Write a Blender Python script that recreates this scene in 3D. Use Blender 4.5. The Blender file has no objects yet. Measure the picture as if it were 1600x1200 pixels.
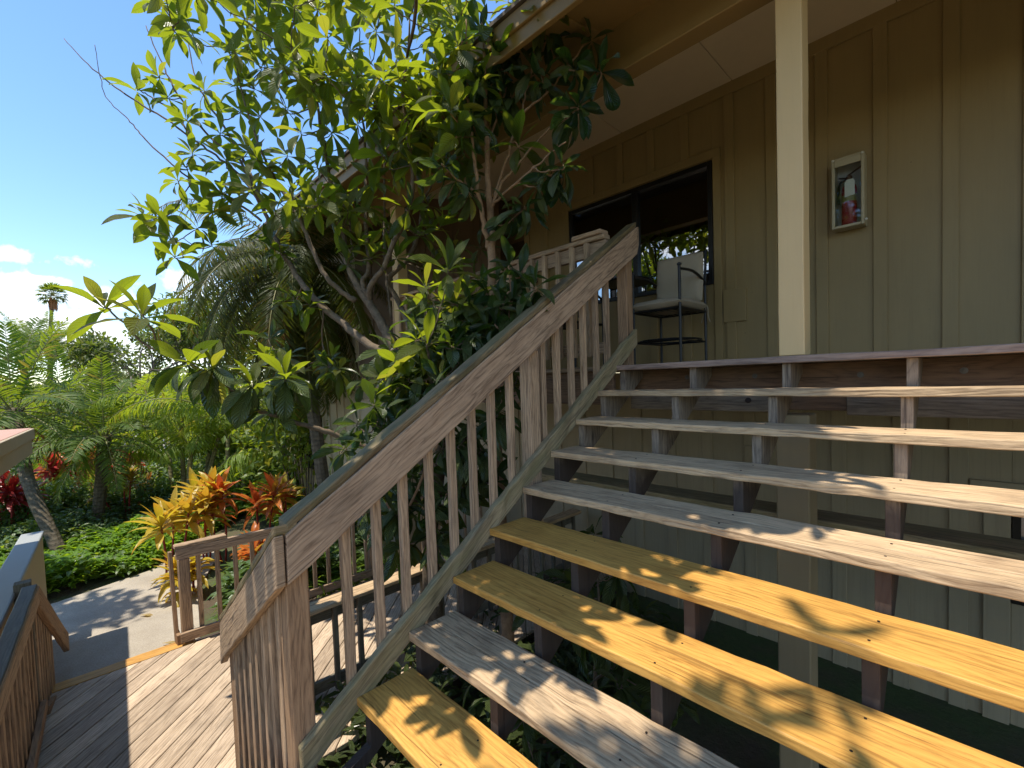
import bpy, math, random
import numpy as np
from mathutils import Vector, Matrix
random.seed(7); RS = np.random.RandomState(11)
S = bpy.context.scene
COL = S.collection
R_ = math.radians

# ------------------------------------------------------------------ camera
FPX, CX, CY = 704.84, 800.0, 620.68
CAM = np.array([1.870, -2.948, -0.083])
def _rot(yaw, pitch, roll):
    cy, sy = math.cos(yaw), math.sin(yaw); cp, sp = math.cos(pitch), math.sin(pitch)
    f = np.array([sy*cp, cy*cp, sp]); r = np.array([cy, -sy, 0.0]); u = np.cross(r, f)
    c, s = math.cos(roll), math.sin(roll)
    return c*r + s*u, -s*r + c*u, f
CR, CU, CF = _rot(-0.7962, -0.0381, -0.0337)
cd = bpy.data.cameras.new('camera'); cam = bpy.data.objects.new('camera', cd); COL.objects.link(cam)
cam.matrix_world = Matrix([[CR[0], CU[0], -CF[0], CAM[0]], [CR[1], CU[1], -CF[1], CAM[1]], [CR[2], CU[2], -CF[2], CAM[2]], [0, 0, 0, 1]])
cd.sensor_fit = 'HORIZONTAL'; cd.sensor_width = 36.0; cd.lens = FPX/1600*36.0
cd.shift_x = (800-CX)/1600; cd.shift_y = (CY-600)/1600
cd.clip_start = 0.02; cd.clip_end = 3000
S.camera = cam
def at(px, py, t):
    "world point seen at a photo pixel, t metres in front of the lens"
    return CAM + t*(CF + CR*(px-CX)/FPX - CU*(py-CY)/FPX)
def proj(p):
    d = np.asarray(p, float) - CAM; w = d @ CF
    return (CX + FPX*(d @ CR)/w, CY - FPX*(d @ CU)/w, w)

# ------------------------------------------------------------------ objects
ORG = {}
def tag(o, label=None, cat=None, group=None, kind=None):
    if label: o['label'] = label
    if cat: o['category'] = cat
    if group: o['group'] = group
    if kind: o['kind'] = kind
    return o
def thing(name, label, cat, loc=(0, 0, 0), group=None):
    o = bpy.data.objects.new(name, None); COL.objects.link(o); o.location = loc
    o.empty_display_size = 0.1
    ORG[o.name] = np.array(loc, float)
    return tag(o, label, cat, group)
class MB:
    def __init__(s): s.V = []; s.F = []; s.UV = []; s.RN = []; s.n = 0
    def add(s, verts, faces, uvs=None, rnd=None):
        """verts (n,3); faces list of index tuples; uvs per-face list of uv per corner"""
        v = np.asarray(verts, float); b = s.n
        s.V.append(v); s.n += len(v)
        if rnd is None: rnd = (random.random(), random.random())
        for k, f in enumerate(faces):
            s.F.append(tuple(i+b for i in f))
            s.UV.append(uvs[k] if uvs is not None else [(v[i][0]+v[i][1], v[i][2]) for i in f])
            s.RN.append(rnd)
        return s
    def bar(s, q0, q1, n=1, jit=0.0, caps=True, rnd=None):
        "prism between two matching polygons; u runs along it, v round it"
        q0 = np.asarray(q0, float); q1 = np.asarray(q1, float); m = len(q0)
        L = np.linalg.norm(q1.mean(0)-q0.mean(0)); ru, rv = random.random()*9, random.random()*9
        per = [0]
        for i in range(m): per.append(per[-1]+np.linalg.norm(q0[(i+1) % m]-q0[i]))
        V = []
        for k in range(n+1):
            a = k/n; ring = q0*(1-a)+q1*a
            if jit: ring = ring + RS.normal(0, jit, ring.shape)
            V += list(ring)
        F = []; U = []
        for k in range(n):
            for i in range(m):
                j = (i+1) % m
                F.append((k*m+i, k*m+j, (k+1)*m+j, (k+1)*m+i))
                u0, u1 = ru+L*k/n, ru+L*(k+1)/n
                U.append([(u0, rv+per[i]), (u0, rv+per[i+1]), (u1, rv+per[i+1]), (u1, rv+per[i])])
        if caps:
            e1 = q0[1]-q0[0]; e1 /= np.linalg.norm(e1)+1e-9; e2 = q0[-1]-q0[0]; e2 /= np.linalg.norm(e2)+1e-9
            F.append(tuple(range(m-1, -1, -1))); U.append([(ru+.02*((q0[i]-q0[0]) @ e1), rv+3*((q0[i]-q0[0]) @ e2)) for i in range(m-1, -1, -1)])
            F.append(tuple(n*m+i for i in range(m))); U.append([(ru+.02*((q1[i]-q1[0]) @ e1), rv+3*((q1[i]-q1[0]) @ e2)) for i in range(m)])
        return s.add(V, F, U, rnd)
    def box(s, x0, x1, y0, y1, z0, z1, axis=None, n=1, jit=0.0, rnd=None):
        d = [x1-x0, y1-y0, z1-z0]
        if axis is None: axis = int(np.argmax(d))
        if axis == 0: q = lambda x: [(x, y0, z0), (x, y1, z0), (x, y1, z1), (x, y0, z1)]; a, b = x0, x1
        elif axis == 1: q = lambda y: [(x1, y, z0), (x0, y, z0), (x0, y, z1), (x1, y, z1)]; a, b = y0, y1
        else: q = lambda z: [(x0, y0, z), (x1, y0, z), (x1, y1, z), (x0, y1, z)]; a, b = z0, z1
        return s.bar(q(a), q(b), n, jit, rnd=rnd)
    def beam(s, A, B, w, h, side, n=1, jit=0.0):
        "board from A to B; w across `side`, h across the other way"
        A = np.asarray(A, float); B = np.asarray(B, float); d = B-A; d /= np.linalg.norm(d)
        x = np.asarray(side, float); x = x - d*(x @ d); x /= np.linalg.norm(x); y = np.cross(d, x)
        q = [-x*w/2-y*h/2, x*w/2-y*h/2, x*w/2+y*h/2, -x*w/2+y*h/2]
        return s.bar([A+c for c in q], [B+c for c in q], n, jit)
    def prism(s, pts, vec, rnd=None):
        "outline extruded by vec, u along the first outline axis"
        p = np.asarray(pts, float); v = np.asarray(vec, float); m = len(p)
        V = list(p)+list(p+v); F = [tuple(range(m-1, -1, -1)), tuple(range(m, 2*m))]
        e = p[1]-p[0]; e = e/np.linalg.norm(e); nn = v/np.linalg.norm(v); e2 = np.cross(nn, e)
        ru, rv = random.random()*9, random.random()*9
        uv = [(ru+(c-p[0]) @ e, rv+(c-p[0]) @ e2) for c in p]
        U = [[uv[i] for i in F[0]], [uv[i-m] for i in F[1]]]
        for i in range(m):
            j = (i+1) % m; F.append((i, j, m+j, m+i))
            l = np.linalg.norm(v); U.append([(uv[i][0], uv[i][1]), (uv[j][0], uv[j][1]), (uv[j][0], uv[j][1]+l), (uv[i][0], uv[i][1]+l)])
        return s.add(V, F, U, rnd)
    def tube(s, pts, rad, n=8, caps=True, jit=0.0, rnd=None):
        P = np.asarray(pts, float); m = len(P)
        rad = np.full(m, rad, float) if np.isscalar(rad) else np.asarray(rad, float)
        T = np.gradient(P, axis=0); T /= np.linalg.norm(T, axis=1)[:, None]+1e-12
        a = np.array([0, 0, 1.0]) if abs(T[0][2]) < .9 else np.array([1.0, 0, 0])
        V = []; U = 0; us = []
        x = np.cross(a, T[0]); x /= np.linalg.norm(x)
        for k in range(m):
            x = x - T[k]*(x @ T[k]); x /= np.linalg.norm(x); y = np.cross(T[k], x)
            if k: U += np.linalg.norm(P[k]-P[k-1])
            us.append(U)
            for i in range(n):
                an = 2*math.pi*i/n; r = rad[k]*(1+(random.uniform(-jit, jit) if jit else 0))
                V.append(P[k]+(x*math.cos(an)+y*math.sin(an))*r)
        F = []; UV = []
        for k in range(m-1):
            for i in range(n):
                j = (i+1) % n
                F.append((k*n+i, k*n+j, (k+1)*n+j, (k+1)*n+i))
                UV.append([(us[k], i/n*.3), (us[k], (i+1)/n*.3), (us[k+1], (i+1)/n*.3), (us[k+1], i/n*.3)])
        if caps:
            F.append(tuple(range(n-1, -1, -1))); UV.append([(0, 0)]*n)
            F.append(tuple((m-1)*n+i for i in range(n))); UV.append([(0, 0)]*n)
        return s.add(V, F, UV, rnd)
    def lathe(s, c, prof, n=20, axis=(0, 0, 1)):
        "rings (r, h) about an axis through c"
        ax = np.asarray(axis, float); ax /= np.linalg.norm(ax)
        a = np.array([1.0, 0, 0]) if abs(ax[0]) < .9 else np.array([0, 1.0, 0])
        x = np.cross(a, ax); x /= np.linalg.norm(x); y = np.cross(ax, x); c = np.asarray(c, float)
        V = []; F = []
        for r, h in prof:
            for i in range(n):
                an = 2*math.pi*i/n; V.append(c+ax*h+(x*math.cos(an)+y*math.sin(an))*r)
        for k in range(len(prof)-1):
            for i in range(n):
                j = (i+1) % n; F.append((k*n+i, k*n+j, (k+1)*n+j, (k+1)*n+i))
        F.append(tuple(range(n-1, -1, -1))); F.append(tuple((len(prof)-1)*n+i for i in range(n)))
        return s.add(V, F)
    def arrays(s, V, Q, UV, RN):
        "bulk quads: V (n,3), Q (m,4), UV (m,4,2), RN (m,2)"
        if not hasattr(s, 'bulk'): s.bulk = []
        s.bulk.append((np.asarray(V, float), np.asarray(Q, int), np.asarray(UV, float), np.asarray(RN, float)))
        return s
    def build(s, name, mat, parent=None, bevel=0.0, smooth=False, segs=1):
        off = np.zeros(3)
        if parent is not None: off = ORG[parent.name]
        me = bpy.data.meshes.new(name)
        Vs = list(s.V); loops = []; starts = []; totals = []; uv = []; rn = []
        if s.F:
            tot = np.array([len(f) for f in s.F]); loops.append(np.concatenate([np.array(f) for f in s.F]))
            totals.append(tot); uv.append(np.concatenate([np.asarray(u, float).reshape(-1, 2) for u in s.UV]))
            rn.append(np.repeat(np.asarray(s.RN, float), tot, axis=0))
        base = s.n
        for (V, Q, UV, RN) in getattr(s, 'bulk', []):
            Vs.append(V); loops.append((Q+base).ravel()); totals.append(np.full(len(Q), 4)); base += len(V)
            uv.append(UV.reshape(-1, 2)); rn.append(np.repeat(RN, 4, axis=0))
        V = np.concatenate(Vs)-off; loops = np.concatenate(loops); totals = np.concatenate(totals)
        starts = np.concatenate([[0], np.cumsum(totals)[:-1]])
        me.vertices.add(len(V)); me.vertices.foreach_set('co', V.ravel())
        me.loops.add(len(loops)); me.loops.foreach_set('vertex_index', loops.astype(np.int32))
        me.polygons.add(len(totals)); me.polygons.foreach_set('loop_start', starts.astype(np.int32)); me.polygons.foreach_set('loop_total', totals.astype(np.int32))
        l1 = me.uv_layers.new(name='UVMap'); l1.data.foreach_set('uv', np.concatenate(uv).ravel())
        l2 = me.uv_layers.new(name='rnd'); l2.data.foreach_set('uv', np.concatenate(rn).ravel())
        me.update(calc_edges=True); me.validate()
        me.polygons.foreach_set('use_smooth', np.full(len(me.polygons), bool(smooth)))
        me.materials.append(mat)
        o = bpy.data.objects.new(name, me); COL.objects.link(o)
        if parent is not None: o.parent = parent
        ORG[o.name] = off
        if bevel:
            b = o.modifiers.new('edge', 'BEVEL'); b.width = bevel; b.segments = segs; b.limit_method = 'ANGLE'; b.angle_limit = R_(50)
        return o
def smoothpath(pts, k=5, wob=0.0):
    "Catmull-Rom through points (rows may carry a radius in column 3)"
    P = np.asarray(pts, float); n = len(P); out = []
    for i in range(n-1):
        p0, p1, p2, p3 = P[max(i-1, 0)], P[i], P[i+1], P[min(i+2, n-1)]
        for j in range(k):
            t = j/k
            out.append(.5*((2*p1)+(-p0+p2)*t+(2*p0-5*p1+4*p2-p3)*t*t+(-p0+3*p1-3*p2+p3)*t**3))
    out.append(P[-1]); out = np.array(out)
    if wob: out[1:-1, :3] += RS.normal(0, wob, (len(out)-2, 3))
    return out
def unit(v):
    v = np.asarray(v, float); return v/(np.linalg.norm(v)+1e-12)

# ------------------------------------------------------------------ materials
class NT:
    def __init__(s, name):
        s.m = bpy.data.materials.new(name); s.m.use_nodes = True; s.t = s.m.node_tree; s.t.nodes.clear()
        s.out = s.n('ShaderNodeOutputMaterial')
    def n(s, typ, **kw):
        nd = s.t.nodes.new(typ)
        for k, v in kw.items():
            if k.startswith('i_'):
                key = k[2:]; key = int(key) if key.isdigit() else key.replace('_', ' ')
                if hasattr(v, 'is_linked') or isinstance(v, bpy.types.NodeSocket): s.t.links.new(v, nd.inputs[key])
                else: nd.inputs[key].default_value = v
            else: setattr(nd, k, v)
        return nd
    def l(s, a, b): s.t.links.new(a, b)
    def math(s, op, a, b=None, c=None):
        nd = s.n('ShaderNodeMath', operation=op)
        for i, v in enumerate((a, b, c)):
            if v is None: continue
            if isinstance(v, bpy.types.NodeSocket): s.l(v, nd.inputs[i])
            else: nd.inputs[i].default_value = v
        return nd.outputs[0]
    def mix(s, f, a, b, mode='MIX'):
        nd = s.n('ShaderNodeMix', data_type='RGBA', blend_type=mode)
        for k, v in ((0, f), (6, a), (7, b)):
            if isinstance(v, bpy.types.NodeSocket): s.l(v, nd.inputs[k])
            else: nd.inputs[k].default_value = (v if k == 0 else (tuple(v)+(1,) if len(v) == 3 else v))
        return nd.outputs[2]
    def ramp(s, f, stops):
        nd = s.n('ShaderNodeValToRGB'); s.l(f, nd.inputs[0]); el = nd.color_ramp.elements
        while len(el) < len(stops): el.new(.5)
        for e, (p, c) in zip(el, stops):
            e.position = p; e.color = tuple(c)+(1,) if not np.isscalar(c) else (c, c, c, 1)
        return nd.outputs[0]
    def noise(s, vec, scale=5, detail=4, rough=.55, dist=0.0):
        nd = s.n('ShaderNodeTexNoise'); s.l(vec, nd.inputs['Vector'])
        nd.inputs['Scale'].default_value = scale; nd.inputs['Detail'].default_value = detail
        nd.inputs['Roughness'].default_value = rough; nd.inputs['Distortion'].default_value = dist
        return nd.outputs['Fac']
    def scaled(s, vec, sc):
        nd = s.n('ShaderNodeMapping'); s.l(vec, nd.inputs[0]); nd.inputs['Scale'].default_value = sc
        return nd.outputs[0]
    def bump(s, h, strength=.3, dist=.01):
        nd = s.n('ShaderNodeBump'); s.l(h, nd.inputs['Height']); nd.inputs['Strength'].default_value = strength; nd.inputs['Distance'].default_value = dist
        return nd.outputs[0]
    def bsdf(s, col, rough=.6, normal=None, **kw):
        b = s.n('ShaderNodeBsdfPrincipled')
        if isinstance(col, bpy.types.NodeSocket): s.l(col, b.inputs['Base Color'])
        else: b.inputs['Base Color'].default_value = tuple(col)+(1,)
        if isinstance(rough, bpy.types.NodeSocket): s.l(rough, b.inputs['Roughness'])
        else: b.inputs['Roughness'].default_value = rough
        if normal is not None: s.l(normal, b.inputs['Normal'])
        for k, v in kw.items(): b.inputs[k.replace('_', ' ')].default_value = v
        return b.outputs[0]
    def done(s, sh): s.l(sh, s.out.inputs[0]); return s.m
    def uv(s): return s.n('ShaderNodeUVMap', uv_map='UVMap').outputs[0]
    def rnd(s):
        sp = s.n('ShaderNodeSeparateXYZ'); s.l(s.n('ShaderNodeUVMap', uv_map='rnd').outputs[0], sp.inputs[0]); return sp.outputs[0], sp.outputs[1]
    def obj(s): return s.n('ShaderNodeTexCoord').outputs['Object']
    def pos(s): return s.n('ShaderNodeNewGeometry').outputs['Position']

def wood(name, light, dark, stain=(.05, .045, .04), stain_amt=.35, rough=.75, contrast=1.0, knots=True, var=.35, moss=None, bump=.5, ring=9.0, lowstain=None):
    t = NT(name); uv = t.uv(); r1, r2 = t.rnd()
    off = t.n('ShaderNodeCombineXYZ'); t.l(t.math('MULTIPLY', r1, 31.0), off.inputs[0]); t.l(t.math('MULTIPLY', r2, 17.0), off.inputs[1]); t.l(t.math('MULTIPLY', r1, 7.0), off.inputs[2])
    va = t.n('ShaderNodeVectorMath', operation='ADD'); t.l(uv, va.inputs[0]); t.l(off.outputs[0], va.inputs[1]); p = va.outputs[0]
    warp = t.noise(t.scaled(p, (1.1, 5, 1)), 1.0, 3)
    sp = t.n('ShaderNodeSeparateXYZ'); t.l(p, sp.inputs[0])
    # growth rings: warped across-board coordinate
    ringc = t.math('ADD', t.math('MULTIPLY', sp.outputs[1], ring*5.5), t.math('MULTIPLY', warp, 11.0))
    rings = t.math('POWER', t.math('MULTIPLY', t.math('PINGPONG', ringc, .5), 2.0), .6); rings = t.math('MULTIPLY', rings, .5)
    fine = t.noise(t.scaled(p, (2.5, 95, 1)), 1.0, 5, .65)
    mid = t.noise(t.scaled(p, (1.3, 14, 1)), 1.0, 4, .6, .6)
    blot = t.noise(t.scaled(p, (3, 4, 1)), 1.0, 4, .6)
    g = t.math('ADD', t.math('MULTIPLY', rings, .55*contrast), t.math('ADD', t.math('MULTIPLY', fine, .55), t.math('MULTIPLY', mid, .5*contrast)))
    lo = .40
    col = t.ramp(g, [(lo, dark), (lo+.22, [(a*.6+b*.4) for a, b in zip(light, dark)]), (lo+.48, light)])
    # dark checks and stains
    st = t.ramp(t.math('ADD', t.math('MULTIPLY', blot, .7), t.math('MULTIPLY', mid, .3)), [(.50, 0.0), (.68, 1.0)])
    col = t.mix(t.math('MULTIPLY', st, stain_amt), col, stain)
    crack = t.ramp(t.noise(t.scaled(p, (1.2, 60, 1)), 1.0, 2, .5, .3), [(.30, 1.0), (.36, 0.0)])
    col = t.mix(t.math('MULTIPLY', crack, .55), col, [c*.35 for c in dark])
    h = t.math('SUBTRACT', g, t.math('MULTIPLY', crack, .6))
    if knots:
        vo = t.n('ShaderNodeTexVoronoi', feature='F1'); t.l(t.scaled(p, (1.6, 5.2, 1)), vo.inputs['Vector']); vo.inputs['Scale'].default_value = 1.0
        k = t.ramp(vo.outputs['Distance'], [(.035, 1.0), (.075, .35), (.13, 0.0)])
        sel = t.math('GREATER_THAN', t.n('ShaderNodeSeparateColor', i_0=vo.outputs['Color']).outputs[0], .62)
        col = t.mix(t.math('MULTIPLY', t.math('MULTIPLY', k, sel), .8), col, [c*.3 for c in dark])
    if moss is not None:
        mm = t.ramp(t.noise(t.scaled(p, (2.2, 9, 1)), 1.0, 5, .65), [(.42, 0.0), (.62, 1.0)])
        col = t.mix(t.math('MULTIPLY', mm, .75), col, moss)
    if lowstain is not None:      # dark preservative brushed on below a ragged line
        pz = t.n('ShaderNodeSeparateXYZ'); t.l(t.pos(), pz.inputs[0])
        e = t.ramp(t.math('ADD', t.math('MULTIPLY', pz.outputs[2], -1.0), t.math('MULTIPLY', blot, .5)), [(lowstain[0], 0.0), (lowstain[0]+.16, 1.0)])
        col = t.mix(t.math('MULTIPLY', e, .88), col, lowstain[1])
    iso = t.noise(t.scaled(p, (7, 75, 1)), 1.0, 5, .7)
    col = t.mix(t.ramp(iso, [(.36, .5), (.50, 0.0)]), col, [c*.6 for c in dark])
    v = t.math('ADD', 1-var*.5, t.math('MULTIPLY', r2, var))
    hs = t.n('ShaderNodeHueSaturation'); t.l(col, hs.inputs['Color']); t.l(v, hs.inputs['Value'])
    return t.done(t.bsdf(hs.outputs[0], rough, t.bump(h, bump, .004)))

def paint(name, col, rough=.55, grain=0.0, dirt=.25, var=.06, speck=0.0):
    t = NT(name); p = t.pos()
    n1 = t.noise(p, 1.3, 5, .6); n2 = t.noise(t.scaled(p, (9, 9, 1.2)), 1.0, 5, .65)
    f = t.ramp(t.math('ADD', t.math('MULTIPLY', n1, .6), t.math('MULTIPLY', n2, .4)), [(.38, 1.0), (.66, 0.0)])
    c = t.mix(t.math('MULTIPLY', f, dirt), tuple(col), [x*.68 for x in col])
    fine = t.noise(p, 160, 3, .6)
    c = t.mix(t.math('MULTIPLY', fine, var*2), c, [min(1, x*1.25) for x in col])
    if speck:
        vo = t.n('ShaderNodeTexVoronoi'); t.l(p, vo.inputs['Vector']); vo.inputs['Scale'].default_value = 6
        s = t.ramp(vo.outputs['Distance'], [(.02, 1.0), (.04, 0.0)])
        c = t.mix(t.math('MULTIPLY', s, speck), c, (.03, .02, .015))
    if grain:
        gr = t.noise(t.scaled(p, (55, 55, 1.6)), 1.0, 5, .65, .4)
        h = t.math('ADD', t.math('MULTIPLY', gr, 1.0), t.math('MULTIPLY', fine, .2))
        c = t.mix(t.math('MULTIPLY', t.ramp(gr, [(.3, 1.0), (.5, 0.0)]), grain*.45), c, [x*.6 for x in col])
    else: h = t.math('ADD', t.math('MULTIPLY', n2, .3), t.math('MULTIPLY', fine, .5))
    return t.done(t.bsdf(c, rough, t.bump(h, .2+grain*.5, .003)))

def plain(name, col, rough=.5, metallic=0.0, noise=.15, scale=30):
    t = NT(name); n = t.noise(t.obj(), scale, 4, .6)
    c = t.mix(t.math('MULTIPLY', n, noise*2), tuple(col), [x*.55 for x in col])
    return t.done(t.bsdf(c, t.math('ADD', rough-.06, t.math('MULTIPLY', n, .12)), None, Metallic=metallic))

def leafmat(name, top, under, glow, trans=.38, rough=.34, veins=12.0, yellow=(.45, .40, .04), yellow_amt=.12, alt=None, alt_amt=0.0, var=.5, spec=.5, vb=.35):
    """top/under: faces of the blade; glow: light passing through it"""
    t = NT(name); uv = t.uv(); r1, r2 = t.rnd(); sp = t.n('ShaderNodeSeparateXYZ'); t.l(uv, sp.inputs[0])
    s, v = sp.outputs[0], sp.outputs[1]
    d = t.math('ABSOLUTE', t.math('SUBTRACT', v, .5))
    ph = t.math('SUBTRACT', t.math('MULTIPLY', s, veins), t.math('MULTIPLY', d, veins*.42))
    w = t.math('PINGPONG', ph, .5)                     # 0 at a vein .. .5 between veins
    vein = t.ramp(w, [(.02, 1.0), (.10, 0.0)])
    mid = t.ramp(d, [(.012, 1.0), (.035, 0.0)])
    vv = t.math('MAXIMUM', t.math('MULTIPLY', vein, .45), mid)
    back = t.n('ShaderNodeNewGeometry').outputs['Backfacing']
    nz = t.noise(t.pos(), 14, 3, .6)
    bright = t.math('ADD', 1-var*.5, t.math('MULTIPLY', r2, var))
    hs = t.n('ShaderNodeHueSaturation'); t.l(t.mix(t.math('MULTIPLY', nz, .6), tuple(top), [c*.55 for c in top]), hs.inputs['Color']); t.l(bright, hs.inputs['Value'])
    c = hs.outputs[0]; gl = tuple(glow)+(1,)
    if alt is not None:
        f = t.ramp(t.math('ADD', t.math('MULTIPLY', s, .55), t.math('MULTIPLY', r1, .6)), [(.45, 0.0), (.75, 1.0)])
        f = t.math('MULTIPLY', f, alt_amt); c = t.mix(f, c, alt); gl = t.mix(f, glow, [min(1, x*1.3) for x in alt])
    ye = t.math('MULTIPLY', t.math('GREATER_THAN', r1, 1-yellow_amt), .8)
    c = t.mix(ye, c, yellow)
    c = t.mix(t.math('MULTIPLY', vv, .6), c, [min(1, x*2.6+.04) for x in top])
    c = t.mix(back, c, t.mix(t.math('MULTIPLY', vv, .5), tuple(under), [x*.6 for x in under]))
    nrm = t.bump(t.math('ADD', t.math('MULTIPLY', w, 1.0), t.math('MULTIPLY', mid, -.4)), vb, .012)
    b = t.bsdf(c, rough, nrm); b.node.inputs['Specular IOR Level'].default_value = spec
    tr = t.n('ShaderNodeBsdfTranslucent'); g2 = t.mix(ye, gl, [min(1, x*1.3) for x in yellow])
    t.l(t.mix(t.math('MULTIPLY', vv, .5), g2, [x*.35 for x in glow]), tr.inputs[0])
    mx = t.n('ShaderNodeMixShader'); mx.inputs[0].default_value = trans; t.l(b, mx.inputs[1]); t.l(tr.outputs[0], mx.inputs[2])
    return t.done(mx.outputs[0])

M = {}
M['grey'] = wood('weathered_wood', (.50, .335, .20), (.13, .076, .04), stain_amt=.45)
M['tread'] = wood('weathered_tread_wood', (.54, .375, .215), (.14, .078, .036), stain=(.13, .075, .038), stain_amt=.65, contrast=1.4, bump=.9)
M['yellow'] = wood('new_yellow_pine', (.60, .32, .070), (.30, .125, .020), stain=(.36, .17, .03), stain_amt=.6, rough=.55, contrast=1.15, var=.12, bump=.3, ring=7)
M['rail'] = wood('handrail_wood', (.52, .355, .225), (.15, .09, .052), stain=(.05, .035, .025), stain_amt=.45, ring=5)
M['moss'] = wood('mossy_wood', (.42, .315, .17), (.105, .075, .038), moss=(.22, .185, .08), stain_amt=.5, ring=6)
M['cap'] = wood('mossy_cap_wood', (.28, .195, .10), (.085, .055, .026), moss=(.10, .085, .028), stain=(.03, .025, .02), stain_amt=.85)
M['post'] = wood('brown_post_wood', (.37, .225, .12), (.13, .07, .036), stain_amt=.3)
M['rim'] = wood('rim_board_wood', (.23, .125, .065), (.085, .045, .025), stain_amt=.35, ring=5)
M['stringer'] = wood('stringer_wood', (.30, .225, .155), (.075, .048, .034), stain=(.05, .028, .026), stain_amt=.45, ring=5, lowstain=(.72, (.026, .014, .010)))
M['deck'] = wood('sunbleached_deck_wood', (.58, .445, .315), (.20, .13, .08), stain=(.14, .10, .07), stain_amt=.4, var=.4)
M['darkrail'] = wood('shade_toned_rail_wood', (.19, .165, .12), (.07, .06, .04), stain=(.03, .03, .03), stain_amt=.7)  # dark tone stands for the shade on the deck railing's backlit side
M['wall'] = paint('olive_tan_siding', (.30, .205, .080), .55, grain=.4, dirt=.5, speck=.4)
M['lower'] = paint('lower_tan_siding', (.35, .285, .18), .6, grain=.9, dirt=.5, speck=.3)
M['cream'] = paint('cream_trim_paint', (.62, .435, .21), .5, grain=.25, dirt=.2)
M['wing'] = paint('pale_wing_siding', (.52, .43, .29), .6, grain=.5, dirt=.2)
M['eave'] = paint('eave_paint', (.25, .165, .06), .55, grain=.2)
M['soffit'] = paint('white_soffit_panel', (.68, .55, .38), .6, dirt=.25)
M['stucco'] = paint('rough_stucco', (.34, .26, .15), .8, grain=.3, dirt=.5)
M['brownwall'] = paint('brown_entry_wall', (.14, .085, .04), .5, grain=.3)
M['parapet'] = paint('parapet_tan_paint', (.46, .36, .22), .6, dirt=.3)
M['capgrey'] = paint('parapet_cap_paint', (.33, .34, .33), .5, dirt=.25)
M['pink'] = paint('pink_membrane', (.47, .27, .20), .8, dirt=.4, var=.12)
M['roof'] = paint('roof_shingle', (.16, .13, .11), .9, dirt=.5)
M['black'] = plain('black_metal', (.012, .012, .013), .38, .3)
M['darkframe'] = plain('dark_bronze_frame', (.014, .011, .009), .4, .3)
M['cushion'] = None
def fabric(name, col):
    t = NT(name); p = t.obj(); n = t.noise(p, 9, 4, .6); f = t.noise(p, 420, 2, .5)
    c = t.mix(t.math('MULTIPLY', n, .5), tuple(col), [x*.78 for x in col]); c = t.mix(t.math('MULTIPLY', f, .4), c, [x*.7 for x in col])
    return t.done(t.bsdf(c, .9, t.bump(t.math('ADD', f, t.math('MULTIPLY', n, 2.0)), .35, .004)))
M['cushion'] = fabric('beige_fabric', (.40, .33, .235))
def glassmat(name, refl, tint, rough=.01, fr=.45):
    t = NT(name); g = t.n('ShaderNodeBsdfGlossy'); g.inputs['Roughness'].default_value = rough; g.inputs['Color'].default_value = (.92, .95, 1, 1)
    tr = t.n('ShaderNodeBsdfTransparent'); tr.inputs[0].default_value = tuple(tint)+(1,)
    lw = t.n('ShaderNodeLayerWeight'); lw.inputs[0].default_value = .35
    f = t.math('ADD', refl, t.math('MULTIPLY', lw.outputs['Fresnel'], fr))
    mx = t.n('ShaderNodeMixShader'); t.l(f, mx.inputs[0]); t.l(tr.outputs[0], mx.inputs[1]); t.l(g.outputs[0], mx.inputs[2])
    return t.done(mx.outputs[0])
M['glass'] = glassmat('window_glass', .38, (.22, .22, .22))
M['clear'] = glassmat('clear_cover', .03, (.9, .92, .93), .03, .12)
M['room'] = plain('dark_room', (.02, .017, .014), .9)
M['blind'] = plain('blind_slats', (.10, .085, .06), .7)
M['bark'] = None
def bark(name, light, dark, sc=1.0, rings=False):
    t = NT(name); uv = t.uv(); p = t.pos()
    n1 = t.noise(p, 14*sc, 5, .65); n2 = t.noise(p, 60*sc, 4, .6)
    g = t.math('ADD', t.math('MULTIPLY', n1, .65), t.math('MULTIPLY', n2, .35))
    h = g
    if rings:
        sp = t.n('ShaderNodeSeparateXYZ'); t.l(p, sp.inputs[0])
        w = t.math('PINGPONG', t.math('ADD', t.math('MULTIPLY', sp.outputs[2], 14.0), t.math('MULTIPLY', n1, 1.2)), .5)
        g = t.math('ADD', t.math('MULTIPLY', g, .88), t.math('MULTIPLY', w, .22)); h = t.math('ADD', g, t.math('MULTIPLY', w, .7))
    c = t.ramp(g, [(.34, dark), (.66, light)])
    return t.done(t.bsdf(c, .85, t.bump(h, .8, .01)))
M['bark'] = bark('loquat_bark', (.21, .15, .09), (.055, .036, .022))
M['bark_warm'] = bark('smooth_warm_bark', (.36, .215, .115), (.17, .095, .05))
M['bark_grey'] = bark('grey_tree_bark', (.22, .18, .14), (.08, .065, .05))
M['palmtrunk'] = bark('palm_trunk_bark', (.17, .135, .085), (.05, .036, .022), 1.6, True)
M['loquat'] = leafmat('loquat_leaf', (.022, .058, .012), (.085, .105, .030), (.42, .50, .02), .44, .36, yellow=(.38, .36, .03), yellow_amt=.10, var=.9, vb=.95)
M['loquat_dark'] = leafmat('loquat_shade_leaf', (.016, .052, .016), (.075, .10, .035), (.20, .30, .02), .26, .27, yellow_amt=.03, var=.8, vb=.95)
M['palm'] = leafmat('palm_leaflet', (.060, .125, .013), (.07, .115, .018), (.36, .46, .025), .36, .5, 2.0, yellow=(.34, .24, .04), yellow_amt=.10, var=.9, spec=.25)
M['palm_y'] = leafmat('pale_palm_leaflet', (.13, .21, .016), (.12, .18, .02), (.55, .64, .03), .40, .48, 2.0, yellow=(.42, .33, .05), yellow_amt=.16, var=.8, spec=.3)
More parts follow.
